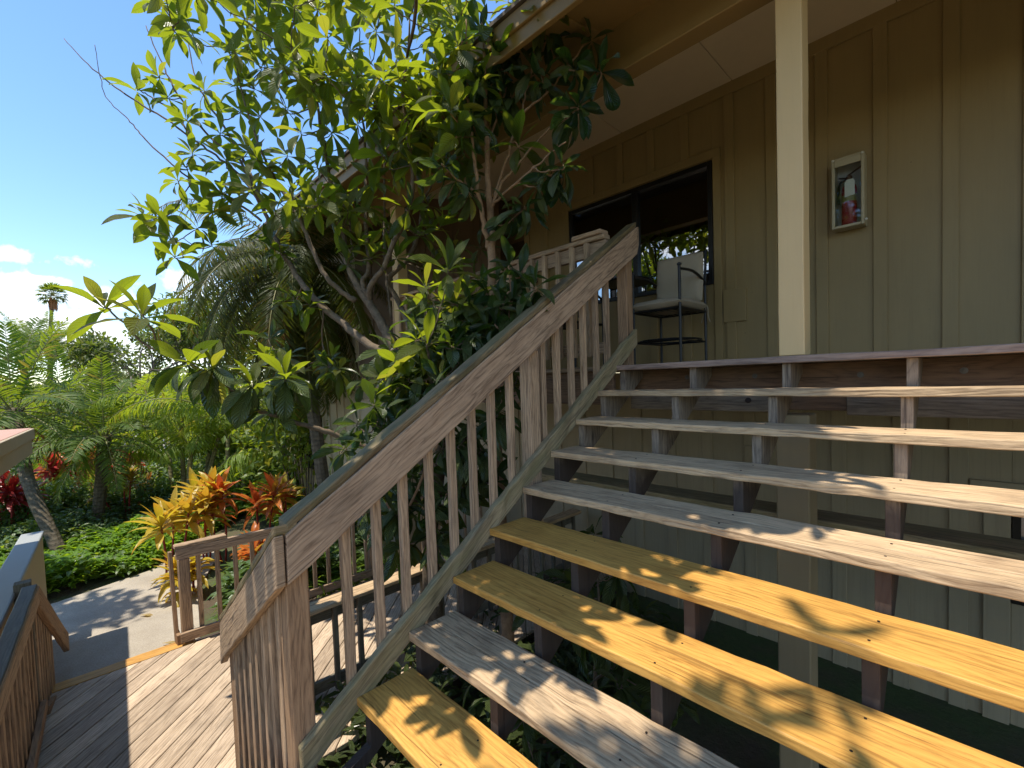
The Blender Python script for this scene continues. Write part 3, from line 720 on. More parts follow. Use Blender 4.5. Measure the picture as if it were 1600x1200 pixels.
far = thing('deck_guard_railing', 'grey timber guard railing with a broken cap at the far edge of the sunny deck', 'railing', (-3.42, -.3, DECK))
guard_y(far, -3.42, -2.31, 1.7, -1.585, 'rail', .09, .158, 'grey', -1, True)
for y in (-2.29, -.35):
    m = MB(); m.box(-3.53, -3.44, y, y+.09, DECK-.2, -1.70, axis=2, n=5, jit=.0008); m.build('post', M['grey'], far, bevel=.004)
m = MB(); m.box(-3.60, -3.445, -2.335, -2.30, DECK-.18, DECK+.10, axis=2); m.beam((-3.52, -2.325, DECK-.1), (-3.66, -2.325, -1.66), .09, .03, (1, 0, 0)); m.build('brace', M['post'], far, bevel=.004)
dr2 = thing('dark_deck_railing', 'timber railing coloured dark for its backlit shade, with a wide sunlit cap beside the tree bed', 'railing', (-1.72, -.9, DECK))
guard_y(dr2, -1.72, -2.12, 1.6, -1.80, 'darkrail', .155, .205, 'darkrail', 1, False, 'tread', .13)
m = MB(); m.box(-1.70, -1.61, -2.12, -2.03, DECK, -1.93, axis=2); m.build('post', M['darkrail'], dr2, bevel=.004)

# ---- left guard of the deck with its dark cap and the short rail down to the path
lg = thing('left_deck_railing', 'timber railing with a dark weathered cap that turns down at the left deck corner', 'railing', (-2.2, -3.25, DECK))
A = at(-60, 1300, 2.10); Bq = np.array([-3.02, -3.186, -1.50]); Aq = np.array([-.55, -3.292, -1.50])
def along(f, dz=0, off=0): p = Aq+(Bq-Aq)*f; return np.array([p[0]+off*.043, p[1]-off, p[2]+dz])
m = MB(); m.bar([along(0, -.125), along(0, -.125, .038), along(0, 0, .038), along(0)], [along(1, -.125), along(1, -.125, .038), along(1, 0, .038), along(1)], 16, .0012); m.build('top_rail', M['grey'], lg, bevel=.005)
m = MB(); m.bar([along(0, .002, .0), along(0, .002, .08), along(0, .038, .08), along(0, .038, .0)], [along(.97, .002, .0), along(.97, .002, .08), along(.97, .038, .08), along(.97, .038, .0)], 16, .0015); m.build('cap', wood('dark_glossy_cap_wood', (.11, .095, .075), (.035, .028, .022), rough=.55, stain_amt=.3, knots=False), lg, bevel=.006)
m = MB(); m.bar([along(0, -.95), along(0, -.95, .038), along(0, -.87, .038), along(0, -.87)], [along(1, -.95), along(1, -.95, .038), along(1, -.87, .038), along(1, -.87)], 10); m.build('bottom_rail', M['post'], lg, bevel=.004)
for k in range(16):
    f = .03+k*.0615; m = MB(); m.bar([along(f, -.96, .0395), along(f, -.96, .0765), along(f+.015, -.96, .0765), along(f+.015, -.96, .0395)], [along(f, -.01, .0395), along(f, -.01, .0765), along(f+.015, -.01, .0765), along(f+.015, -.01, .0395)], 5, .0008); m.build('baluster', M['grey'], lg, bevel=.003)
m = MB(); p = along(1); m.box(p[0]-.09, p[0]+.0, p[1]-.13, p[1]-.04, DECK-.1, -1.46, axis=2); m.build('post', M['darkrail'], lg, bevel=.004)
Cq = np.array([-3.95, -3.07, -2.27]); Bb = np.array([-3.022, -3.184, -1.50])
def slope(f, dz=0, off=0): q = Bb+(Cq-Bb)*f; return np.array([q[0], q[1]-off, q[2]+dz])
m = MB(); m.bar([slope(0, -.17), slope(0, -.17, .038), slope(0, 0, .038), slope(0)], [slope(1, -.17), slope(1, -.17, .038), slope(1, 0, .038), slope(1)], 8, .001); m.build('sloping_rail', M['post'], lg, bevel=.005)
m = MB(); m.bar([slope(.05, -1.0), slope(.05, -1.0, .038), slope(.05, -.92, .038), slope(.05, -.92)], [slope(.55, -.72), slope(.55, -.72, .038), slope(.55, -.64, .038), slope(.55, -.64)], 3); m.build('sloping_foot_rail', M['post'], lg, bevel=.004)
for k in range(7):
    f = .06+k*.08; zb_ = -1.0+.5*(f)
    m = MB(); m.bar([slope(f, zb_, .0395), slope(f, zb_, .075), slope(f+.03, zb_, .075), slope(f+.03, zb_, .0395)], [slope(f, -.02, .0395), slope(f, -.02, .075), slope(f+.03, -.02, .075), slope(f+.03, -.02, .0395)], 3); m.build('baluster', M['grey'], lg, bevel=.003)

# ---- parapet wall and flat canopy on the left
pw = thing('parapet_wall', 'tan garden wall with a smooth grey cap beside the left deck railing', 'wall', (-3, -3.4, GND))
def pl(x, off): return np.array([x, -3.215-(x+5.05)*.045-off])
def pbox(m, x0, x1, o0, o1, z0, z1):
    a, b, c_, d_ = pl(x1, o0), pl(x0, o0), pl(x0, o1), pl(x1, o1); m.prism([(a[0], a[1], z0), (b[0], b[1], z0), (c_[0], c_[1], z0), (d_[0], d_[1], z0)], (0, 0, z1-z0))
m = MB(); pbox(m, -5.0, -.2, .012, .155, GND-.05, -1.555); m.build('wall', M['parapet'], pw, bevel=.006)
m = MB(); pbox(m, -5.03, -.2, 0, .170, -1.553, -1.51); m.build('wall_cap', M['capgrey'], pw, bevel=.012, segs=2)
cn = thing('flat_canopy', 'flat canopy roof with a pinkish top and stepped tan fascia at the left edge', 'canopy', (-3, -3.9, GND))
def cl(x, off): return np.array([x, -3.215-(x+4.62)*.055-off])
def cbox(m, x0, x1, o0, o1, z0, z1):
    a, b, c_, d_ = cl(x1, o0), cl(x0, o0), cl(x0, o1), cl(x1, o1); m.prism([(a[0], a[1], z0), (b[0], b[1], z0), (c_[0], c_[1], z0), (d_[0], d_[1], z0)], (0, 0, z1-z0))
m = MB(); cbox(m, -4.62, -.6, .02, 1.9, -.425, -.395); m.build('membrane', M['pink'], cn, bevel=.004)
m = MB(); cbox(m, -4.61, -.6, .0, .05, -.50, -.40); cbox(m, -4.60, -.6, .022, .07, -.645, -.502); cbox(m, -4.62, -4.57, .052, 1.9, -.645, -.428); m.build('fascia', M['parapet'], cn, bevel=.004)
m = MB(); cbox(m, -4.56, -.6, .075, 1.9, -.62, -.43); m.build('underside', M['parapet'], cn)
for x, o in ((-3.9, 1.75), (-.8, 1.75), (-.8, .4)):
    p = cl(x, o); m = MB(); m.box(p[0]-.06, p[0]+.06, p[1]-.06, p[1]+.06, GND-.05, -.622, axis=2); m.build('post', M['parapet'], cn, bevel=.005)

# ================================================================== things on the gallery
def bar_chair(root, x0, x1, y0, y1, cush=True):
    s = .012
    def post(x, y, z0, z1, r=.0125): m = MB(); m.tube([(x, y, z0), (x, y, (z0+z1)/2), (x, y, z1)], r, 10); return m
    for x in (x0, x1):
        m = post(x, y0, 0.0, .86); m.lathe((x, y0, .855), [(.012, 0), (.02, .005), (.02, .018), (.008, .026), (0, .028)], 10); m.build('leg', M['black'], root, smooth=False)
        m = MB(); m.tube(smoothpath([(x, y1, 0), (x, y1, .6), (x, y1, .72), (x, y1+.03, 1.08)], 4), .0125, 10); m.build('leg', M['black'], root)
        m = MB(); m.tube(smoothpath([(x, y0-.0, .83), (x, (y0+y1)/2, .845), (x, y1-.06, .80), (x, y1+.005, .75)], 5), .013, 8); m.build('arm', M['black'], root)
    m = MB()
    for z in (.50,): 
        m.tube([(x0, y0, z), (x1, y0, z)], .011, 8); m.tube([(x0, y1, z), (x1, y1, z)], .011, 8); m.tube([(x0, y0, z), (x0, y1, z)], .011, 8); m.tube([(x1, y0, z), (x1, y1, z)], .011, 8)
    for k in range(7):
        x = x0+(x1-x0)*(k+1)/8; m.beam((x, y0, .502), (x, y1, .502), .028, .008, (1, 0, 0))
    m.build('seat_frame', M['black'], root)
    m = MB()
    ring = [((x0+x1)/2+.27*math.cos(a), (y0+y1)/2+.29*math.sin(a), .235) for a in np.linspace(0, 2*math.pi, 25)]
    m.tube(ring, .009, 8, caps=False)
    for a, b in (((x0, y0), (x1, y0)), ((x0, y1), (x1, y1)), ((x1, y0), (x1, y1)), ((x0, y0), (x0, y1))): m.tube([(a[0], a[1], .22), (b[0], b[1], .22)], .008, 6)
    m.build('foot_rest', M['black'], root)
    m = MB(); m.tube([(x0, y1+.03, 1.07), (x1, y1+.03, 1.07)], .0125, 8)
    for k in range(6): x = x0+(x1-x0)*(k+1)/7; m.tube([(x, y1+.005, .62), (x, y1+.028, 1.07)], .006, 6)
    m.build('back_frame', M['black'], root)
    if not cush: return
    def pillow(cx, cy, cz, a, b, h, ax, ay, an, seed):
        r = np.random.RandomState(seed); nU, nV = 22, 22; V = []; F = []; sgn = (1, -1)
        for sg in sgn:
            for i in range(nU+1):
                for j in range(nV+1):
                    u, v = i/nU*2-1, j/nV*2-1
                    e = (max(0, 1-abs(u)**5)*max(0, 1-abs(v)**5))**.42
                    wob = .10*math.sin(3.1*u+seed)*math.cos(2.3*v)+.05*math.sin(7*u*v+seed)
                    sq = 1-.03*(v*v)*(1 if abs(u) > .5 else .3); sq2 = 1-.03*u*u
                    V.append(np.array([cx, cy, cz])+ax*u*a*sq+ay*v*b*sq2+an*sg*h*e*(1+wob))
        mm = nV+1; K = (nU+1)*mm
        for s_ in range(2):
            for i in range(nU):
                for j in range(nV):
                    f = (i*mm+j, (i+1)*mm+j, (i+1)*mm+j+1, i*mm+j+1); f = tuple(q+s_*K for q in f); F.append(f if s_ == 0 else f[::-1])
        return V, F
    X, Y, Z = np.eye(3); tilt = unit((0, .08, 1)); nb = unit((0, -1, .08))
    m = MB(); V, F = pillow((x0+x1)/2, (y0+y1)/2-.01, .555, (x1-x0)/2+.03, (y1-y0)/2+.02, .052, X, Y, Z, 2); m.add(V, F)
    c1 = m.build('seat_cushion', M['cushion'], root, smooth=True)
    w = MB(); w.tube([V[0]*0+np.array(p) for p in _rim((x0+x1)/2, (y0+y1)/2-.01, .555, (x1-x0)/2+.03, (y1-y0)/2+.02)], .005, 6); w.build('piping', M['cushion'], c1)
    m = MB(); V, F = pillow((x0+x1)/2, y1-.055, .83, (x1-x0)/2+.01, .235, .05, X, tilt, nb, 5); m.add(V, F); c2 = m.build('back_cushion', M['cushion'], root, smooth=True)
    t_ = MB()
    for dx, dy in ((-.03, .02), (.03, -.01)): t_.tube(smoothpath([(x1-.02, y1-.06, .56), (x1+.02+dx*.3, y1-.02, .54), (x1+dx, y1+dy, .46), (x1+dx*1.6, y1+dy, .40)], 4), .005, 5)
    t_.build('tie', M['cushion'], c1)
def _rim(cx, cy, cz, a, b):
    out = []
    for k in range(41):
        an = 2*math.pi*k/40; c, s = math.cos(an), math.sin(an); e = .35
        out.append((cx+a*.985*math.copysign(abs(c)**e, c), cy+b*.985*math.copysign(abs(s)**e, s), cz))
    return out
ch = thing('bar_chair', 'black metal bar chair with beige seat and back cushions under the gallery window', 'chair', (-.12, 1.1, 0), 'bar chairs on the gallery')
bar_chair(ch, -.35, .10, .85, 1.38)
ch2 = thing('bar_chair', 'black bar chair without cushions half hidden behind the railing balusters', 'chair', (-1.25, 1.1, 0), 'bar chairs on the gallery')
bar_chair(ch2, -1.5, -1.02, .82, 1.34, False)
tb = thing('bistro_table', 'tall dark bistro table between the bar chairs behind the newel post', 'table', (-.68, 1.2, 0))
m = MB(); m.lathe((-.68, 1.25, .88), [(0, 0), (.27, 0), (.28, .012), (.27, .024), (0, .026)], 28); m.build('tabletop', M['black'], tb, bevel=.002)
m = MB(); m.tube([(-.68, 1.25, .03), (-.68, 1.25, .88)], .028, 12); m.build('pedestal', M['black'], tb)
m = MB(); m.lathe((-.68, 1.25, 0), [(.23, 0), (.23, .012), (.06, .03), (.03, .05), (0, .05)], 24); m.build('base', M['black'], tb)

# fire extinguisher in its cabinet on the wall
ex0, ex1, ez0, ez1 = 1.045, 1.262, 1.075, 1.645; yF = WALL-.15
cb = thing('extinguisher_cabinet', 'beige wall cabinet with a clear front holding the fire extinguisher', 'cabinet', (1.15, WALL, ez0))
M['cabinet'] = paint('cabinet_beige', (.40, .33, .20), .4, dirt=.2)
m = MB(); fw = .022
m.box(ex0, ex0+fw, yF, WALL-.02, ez0, ez1, axis=2); m.box(ex1-fw, ex1, yF, WALL-.02, ez0, ez1, axis=2); m.box(ex0+fw, ex1-fw, yF, WALL-.02, ez1-fw, ez1, axis=0); m.box(ex0+fw, ex1-fw, yF, WALL-.02, ez0, ez0+fw, axis=0)
m.build('cabinet_frame', M['cabinet'], cb, bevel=.004)
m = MB(); m.box(ex0+fw, ex1-fw, WALL-.03, WALL-.021, ez0+fw, ez1-fw, axis=2); m.build('back_panel', plain('scuffed_white_enamel', (.46, .43, .38), .5, noise=.35, scale=25), cb)
m = MB(); m.box(ex0+fw, ex1-fw, yF+.006, yF+.009, ez0+fw, ez1-fw, axis=2); m.build('pane', M['clear'], cb)
m = MB(); m.box(ex0+fw, ex1-fw, yF-.004, yF+.005, ez1-fw-.05, ez1-fw, axis=0); m.build('label_strip', M['cabinet'], cb, bevel=.002)
m = MB()
for x, z in ((ex0+.012, ez1-.012), (ex1-.012, ez1-.012), (ex1+.012, ez0+.03)): m.lathe((x, yF, z), [(.009, 0), (.009, .006), (0, .008)], 10, (0, -1, 0))
m.build('screw', plain('pale_plastic', (.6, .56, .46), .4), cb)
fe = thing('fire_extinguisher', 'red fire extinguisher with a white tag inside the beige wall cabinet', 'fire extinguisher', (1.155, WALL-.085, ez0+.022))
c = (1.155, WALL-.085, ez0+.024); RED = plain('extinguisher_red', (.30, .012, .018), .28)
m = MB(); m.lathe(c, [(.048, 0), (.052, .008), (.052, .285), (.046, .315), (.030, .335), (.016, .342), (.016, .36), (0, .36)], 24); m.build('cylinder', RED, fe, smooth=True)
m = MB(); m.lathe((c[0], c[1], c[2]+.185), [(.0526, 0), (.0526, .055)], 24); m.build('label_band', plain('yellow_print_band', (.33, .27, .07), .4, noise=.5, scale=90), fe)
m = MB(); m.lathe((c[0], c[1], c[2]+.355), [(.018, 0), (.021, .01), (.021, .04), (.012, .05), (0, .05)], 14); m.build('valve', plain('dark_brass', (.16, .08, .04), .4, .8), fe)
m = MB(); m.beam((c[0]-.012, c[1], c[2]+.405), (c[0]+.085, c[1], c[2]+.455), .022, .007, (0, 1, 0)); m.beam((c[0]-.01, c[1], c[2]+.385), (c[0]-.07, c[1], c[2]+.40), .020, .008, (0, 1, 0)); m.build('handle', plain('handle_dark_red', (.05, .014, .012), .4), fe, bevel=.002)
m = MB(); m.tube(smoothpath([(c[0]-.02, c[1], c[2]+.375), (c[0]-.058, c[1]-.01, c[2]+.355), (c[0]-.07, c[1]-.02, c[2]+.29), (c[0]-.066, c[1]-.03, c[2]+.18)], 5), .009, 8); m.build('hose', M['black'], fe, smooth=True)
m = MB(); p0 = np.array([c[0]-.022, c[1]-.056, c[2]+.22]); outl = [(0, 0), (.066, .006), (.066, .115), (.054, .135), (.014, .135), (0, .118)]
m.prism([(p0[0]+a, p0[1]-.002*b, p0[2]+b) for a, b in outl], (0, -.0015, 0)); tg = m.build('inspection_tag', plain('tag_paper', (.62, .62, .52), .7, noise=.2, scale=60), fe)
# ================================================================== foliage builders
def leaf_batch(mb, O, D, Nn, L, W, bend, fold, nu=8, nv=4, peak=1.25, tipw=.0, rnd=None, twist=None):
    """many curved leaves at once. O origins, D directions, Nn upper-side normals, arrays L, W, bend (rad, towards -N), fold"""
    O = np.asarray(O, float); k = len(O)
    if k == 0: return
    D = np.asarray(D, float); D = D/np.linalg.norm(D, axis=1)[:, None]
    Nn = np.asarray(Nn, float); Nn = Nn - D*np.sum(D*Nn, 1)[:, None]; Nn = Nn/(np.linalg.norm(Nn, axis=1)[:, None]+1e-9)
    B = np.cross(D, Nn)
    L, W, bend, fold = (np.broadcast_to(np.asarray(a, float), (k,)) for a in (L, W, bend, fold))
    s = np.linspace(0, 1, nu+1); v = np.linspace(-1, 1, nv+1)
    w = np.sin(np.pi*np.clip(s, 0, 1)**peak); w = np.maximum(w, .06*(1-s)+.0); w[0] = .10; w[-1] = .015
    bs = bend[:, None]*s[None]; bb = np.where(np.abs(bend) < 1e-3, 1e-3, bend)[:, None]
    x = L[:, None]*np.sin(bb*s)/bb; z = -L[:, None]*(1-np.cos(bb*s))/bb
    half = W[:, None]*.5*w[None]
    y = half[:, :, None]*v[None, None]
    up = fold[:, None, None]*np.abs(y) + (RS.normal(0, .035, (k, nu+1, nv+1))*half[:, :, None] if nv > 2 else 0)
    # local frame bends too: lift along rotated normal
    cx, sx = np.cos(bs), np.sin(bs)
    X = x[:, :, None]+up*sx[:, :, None]; Z = z[:, :, None]+up*cx[:, :, None]
    P = O[:, None, None, :]+D[:, None, None, :]*X[..., None]+B[:, None, None, :]*y[..., None]+Nn[:, None, None, :]*Z[..., None]
    V = P.reshape(-1, 3); per = (nu+1)*(nv+1)
    i, j = np.meshgrid(np.arange(nu), np.arange(nv), indexing='ij'); a = i*(nv+1)+j
    q = np.stack([a, a+nv+1, a+nv+2, a+1], -1).reshape(-1, 4)
    Q = (q[None]+(np.arange(k)*per)[:, None, None]).reshape(-1, 4)
    uu = s[i]; u1 = s[i+1]; v0 = (v[j]+1)/2; v1 = (v[j+1]+1)/2
    uv = np.stack([np.stack([uu, v0], -1), np.stack([u1, v0], -1), np.stack([u1, v1], -1), np.stack([uu, v1], -1)], -2).reshape(-1, 4, 2)
    UV = np.tile(uv, (k, 1, 1)); R = RS.rand(k, 2) if rnd is None else rnd
    mb.arrays(V, Q, UV, np.repeat(R, nu*nv, axis=0))
def rosette(acc, c, axis, n, L, spread=(35, 105), droop=.7, seed=None):
    "leaves whorled about a twig tip; appended to acc lists"
    axis = unit(axis); a = np.array([0, 0, 1.0]) if abs(axis[2]) < .9 else np.array([1.0, 0, 0])
    x = unit(np.cross(a, axis)); y = np.cross(axis, x); ph = random.random()*6.28
    for i in range(n):
        f = i/max(1, n-1); th = R_(spread[0]+(spread[1]-spread[0])*f+random.uniform(-14, 14)); an = ph+i*2.4+random.uniform(-.3, .3)
        rad = x*math.cos(an)+y*math.sin(an); d = axis*math.cos(th)+rad*math.sin(th); d = unit(d+np.array([0, 0, -.25*droop*f]))
        nn = axis*math.sin(th)-rad*math.cos(th)
        if nn[2] < 0 and d[2] > -.6: nn = nn+np.array([0, 0, .8])
        l = 1.32*L*random.uniform(.68, 1.12)*(.72+.33*f)
        acc['O'].append(np.asarray(c)-axis*(.035*f)+rad*.006); acc['D'].append(d); acc['N'].append(nn+RS.normal(0, .22, 3)); acc['L'].append(l)
        acc['W'].append(l*random.uniform(.27, .36)); acc['b'].append(random.uniform(.2, .6)+droop*f*random.uniform(.3, 1.0)); acc['f'].append(random.uniform(.12, .42))
def newacc(): return {k: [] for k in 'ODNLWbf'}
def flush(acc, mb, **kw):
    if acc['O']: leaf_batch(mb, acc['O'], acc['D'], acc['N'], acc['L'], acc['W'], acc['b'], acc['f'], **kw)

# ================================================================== the loquat by the stairs
def path_px(rows):
    return np.array([list(at(px, py, t))+[r] for px, py, t, r in rows])
class Tree:
    def __init__(s, k=1.0): s.wood = MB(); s.pts = []; s.k = k
    def limb(s, P, wob=.004, n=8, k=5):
        P = smoothpath(P, k, wob); s.wood.tube(P[:, :3], np.maximum(P[:, 3]*s.k, .0028), n, jit=.06); s.pts.append(P); return P
    def near(s, c, below=True):
        best = None
        for P in s.pts:
            d = np.linalg.norm(P[:, :3]-c, axis=1)+np.where(P[:, 2] > c[2]+.05, .25, 0)
            i = int(np.argmin(d))
            if best is None or d[i] < best[0]: best = (d[i], P[i])
        return best
    def twig(s, c, axis, r=.0042):
        d, p = s.near(c)
        if d < .03: return
        a = p[:3]; b = np.asarray(c); ax = unit(axis); m = a+(b-a)*.55-ax*min(.12, d*.25)+RS.normal(0, .02, 3)
        r0 = min(p[3]*.7, r*1.5+.004*d)
        P = smoothpath(np.array([list(a)+[r0], list(m)+[r*1.1], list(b-ax*.03)+[r], list(b)+[r*.9]]), 4, .003)
        s.wood.tube(P[:, :3], P[:, 3], 6, jit=.08)
        s.pts.append(P)
lq = thing('loquat_tree', 'many stemmed broad leaved tree with glossy rosettes leaning out over the stairs', 'tree', (-1.35, -.75, GND))
T = Tree(1.08)
base = np.array([-1.35, -.75, GND-.05, .085])
T.limb(np.vstack([base, [-1.42, -.78, -1.9, .07], path_px([(660, 640, 3.75, .058), (640, 585, 3.85, .050), (612, 533, 3.9, .044), (590, 495, 3.95, .036), (566, 458, 4.0, .030), (546, 420, 4.05, .026), (535, 362, 4.1, .023), (524, 310, 4.15, .021), (514, 270, 4.2, .018), (503, 215, 4.25, .014), (494, 150, 4.3, .011), (484, 80, 4.4, .008), (476, 10, 4.5, .005)])]), n=10)
T.limb(np.vstack([[-1.40, -.80, -1.5, .05], path_px([(690, 650, 3.5, .042), (620, 566, 3.7, .036), (572, 535, 3.8, .031), (540, 508, 3.9, .028), (505, 480, 4.0, .026), (474, 446, 4.1, .023), (446, 402, 4.2, .021), (424, 358, 4.3, .018), (408, 315, 4.4, .016), (386, 262, 4.5, .013), (352, 200, 4.6, .010), (318, 150, 4.7, .008), (300, 100, 4.8, .006), (288, 20, 4.9, .004)])]), n=10)
T.limb(path_px([(408, 345, 4.35, .012), (372, 318, 4.4, .010), (335, 295, 4.4, .009), (300, 282, 4.35, .008), (262, 250, 4.3, .007), (228, 219, 4.3, .006), (208, 195, 4.3, .005), (188, 175, 4.3, .004), (165, 150, 4.3, .0035), (155, 112, 4.3, .003), (148, 70, 4.3, .002)]))
T.limb(path_px([(418, 340, 4.35, .014), (395, 300, 4.45, .012), (366, 266, 4.5, .011), (330, 238, 4.5, .010), (296, 214, 4.5, .009), (262, 188, 4.5, .0085), (222, 164, 4.5, .008), (180, 136, 4.5, .0065), (137, 100, 4.5, .005), (100, 60, 4.55, .003)]))
T.limb(path_px([(300, 216, 4.5, .008), (272, 175, 4.55, .007), (236, 152, 4.6, .006), (218, 138, 4.6, .005), (210, 110, 4.6, .003)]))
T.limb(path_px([(405, 315, 4.4, .014), (375, 252, 4.5, .012), (345, 228, 4.55, .011), (320, 205, 4.6, .010), (292, 168, 4.65, .009), (268, 130, 4.7, .008), (250, 92, 4.75, .006), (228, 40, 4.8, .004)]))
T.limb(path_px([(556, 470, 4.0, .024), (530, 452, 3.98, .020), (508, 430, 3.95, .019), (490, 392, 3.95, .018), (470, 345, 4.0, .016), (448, 308, 4.1, .014), (425, 272, 4.2, .012), (400, 215, 4.3, .009), (380, 150, 4.4, .007), (362, 70, 4.5, .004)]))
T.limb(path_px([(576, 470, 3.98, .026), (580, 445, 3.9, .023), (598, 422, 3.85, .021), (608, 396, 3.8, .020), (636, 338, 3.75, .019), (645, 285, 3.7, .017), (641, 240, 3.7, .015), (633, 180, 3.65, .013), (629, 135, 3.6, .011), (636, 95, 3.6, .009), (640, 30, 3.55, .006)]))
T.limb(path_px([(574, 462, 3.98, .020), (566, 440, 4.0, .018), (576, 418, 4.05, .017), (572, 360, 4.1, .016), (570, 300, 4.15, .014), (572, 262, 4.2, .013), (568, 200, 4.25, .010), (564, 115, 4.3, .007), (560, 40, 4.3, .004)]))
T.limb(path_px([(660, 560, 3.8, .026), (622, 470, 4.25, .022), (606, 440, 4.3, .021), (640, 402, 4.3, .020), (655, 362, 4.3, .018), (661, 318, 4.3, .016), (653, 275, 4.3, .014), (655, 220, 4.3, .011), (662, 140, 4.25, .008), (668, 60, 4.2, .005)]))
T.limb(path_px([(660, 318, 4.3, .010), (682, 275, 4.3, .009), (706, 230, 4.3, .007), (716, 190, 4.3, .005), (735, 120, 4.3, .003)]))
T.limb(path_px([(612, 500, 4.1, .010), (600, 398, 4.2, .009), (602, 330, 4.2, .008), (600, 270, 4.2, .006), (606, 200, 4.2, .004)]))
T.limb(path_px([(525, 312, 4.15, .012), (545, 330, 4.1, .010), (548, 372, 4.0, .006), (554, 405, 3.9, .003)]))
# the low limb on the left
T.limb(np.vstack([[-1.42, -.85, -1.2, .03], path_px([(600, 720, 3.5, .024), (532, 683, 3.35, .020), (488, 668, 3.25, .016), (440, 652, 3.2, .014), (400, 640, 3.15, .012), (366, 612, 3.1, .010), (335, 578, 3.05, .007)])]))
T.limb(path_px([(400, 640, 3.15, .009), (340, 590, 3.1, .008), (290, 566, 3.05, .008), (250, 550, 3.05, .0075), (217, 530, 3.05, .007), (195, 505, 3.05, .007), (163, 480, 3.05, .005)]))
T.limb(path_px([(250, 550, 3.05, .006), (244, 528, 3.05, .006), (232, 505, 3.0, .006), (221, 491, 3.0, .005)]))
T.limb(path_px([(430, 648, 3.2, .010), (446, 620, 3.15, .008), (447, 585, 3.1, .006)]))
T.limb(path_px([(690, 640, 3.3, .018), (672, 590, 3.1, .012), (668, 535, 3.0, .008)]))
T.limb(path_px([(640, 720, 3.4, .014), (600, 670, 3.2, .010), (584, 632, 3.1, .007)]))
up = (0, 0, 1)
A1, A2 = newacc(), newacc()
def ros(px, py, t, ax=(0, 0, 1), n=11, L=.21, spread=(30, 105), droop=.7, dark=False):
    c = at(px, py, t); T.twig(c, ax); rosette(A2 if dark else A1, c, ax, n, L, spread, droop)
W_ = -CR  # towards picture left, used only as a horizontal heading
# low left branch rosettes
ros(162, 478, 3.05, (-.5, -.2, 1), 9, .27, (20, 85), .2); ros(222, 492, 3.0, (.1, .1, 1), 11, .27, (15, 95), .3)
ros(290, 566, 3.05, (-.6, -.2, .6), 5, .28, (30, 80), .9); ros(290, 566, 3.05, (-.5, -.2, .4), 5, .27, (80, 125), 1.8, True)
ros(332, 576, 3.05, (.1, 0, 1), 6, .25, (14, 55), .3); ros(332, 572, 3.05, (.1, 0, 1), 13, .27, (85, 135), 1.8, True)
ros(395, 600, 3.1, (.1, .2, 1), 5, .23, (20, 60), .4); ros(395, 598, 3.1, (.1, .2, 1), 12, .25, (80, 135), 1.7, True)
ros(446, 585, 3.1, up, 7, .22, (12, 60), .4); ros(446, 590, 3.1, up, 13, .24, (75, 135), 1.5, True); ros(430, 640, 3.15, (0, -.3, .6), 9, .22, (50, 130), 1.3, True)
for px, py, t in ((250, 338, 4.2), (266, 372, 4.2), (312, 355, 4.2), (292, 262, 4.4), (300, 238, 4.4), (290, 186, 4.5), (345, 300, 4.3), (370, 135, 4.6), (345, 207, 4.5), (375, 172, 4.6), (215, 140, 4.6), (246, 118, 4.7), (318, 140, 4.7), (355, 250, 4.4), (332, 330, 4.3), (388, 235, 4.4), (405, 180, 4.4),
                  (225, 335, 4.25), (272, 400, 4.1), (330, 380, 4.2), (395, 135, 4.5), (262, 150, 4.7)):
    ros(px, py, t, unit((RS.normal(-.2, .4), RS.normal(-.1, .4), 1)), random.choice((8, 9, 10, 12)), random.uniform(.19, .24), (25, 110), .5)
for px, py, t in ((507, 240, 4.1), (560, 192, 4.1), (532, 157, 4.2), (560, 115, 4.2), (467, 275, 4.1), (410, 265, 4.2), (447, 240, 4.2), (622, 117, 3.5), (682, 240, 3.7), (625, 220, 3.6), (598, 240, 3.8), (592, 170, 3.8), (640, 325, 3.6), (607, 350, 4.0),
                  (500, 160, 4.2), (450, 170, 4.3), (430, 130, 4.3), (475, 120, 4.3), (520, 205, 4.2), (655, 165, 3.5), (690, 130, 3.6), (660, 200, 3.6), (610, 160, 3.7), (540, 300, 4.0), (480, 320, 4.0), (430, 330, 4.1), (585, 280, 3.9), (700, 190, 3.8), (470, 205, 4.2), (670, 110, 3.5), (590, 118, 4.0), (645, 255, 3.7), (512, 330, 4.05)):
    ros(px, py, t, unit((RS.normal(0, .45), RS.normal(-.1, .45), 1)), random.choice((8, 9, 10, 11)), random.uniform(.19, .23), (25, 115), .7)
for px, py, t in ((560, 378, 3.9), (670, 360, 4.2), (580, 400, 3.9), (545, 410, 3.95), (620, 400, 4.0), (690, 350, 4.0)):
    ros(px, py, t, unit((RS.normal(0, .3), RS.normal(0, .3), 1)), 10, .19, (15, 90), .2)
kq = 0
while kq < 30:
    px, py, t = RS.uniform(415, 770), RS.uniform(300, 585), RS.uniform(3.9, 4.6)
    if abs(px-(600-(560-py)*.45)) < 75 and 330 < py < 560: continue
    if py > 1010-px*.62-40: continue
    kq += 1; ros(px, py, t, unit((RS.normal(0, .45), RS.normal(-.1, .45), 1)), random.choice((8, 10, 12)), random.uniform(.15, .21), (20, 120), .8, kq % 3 == 0)
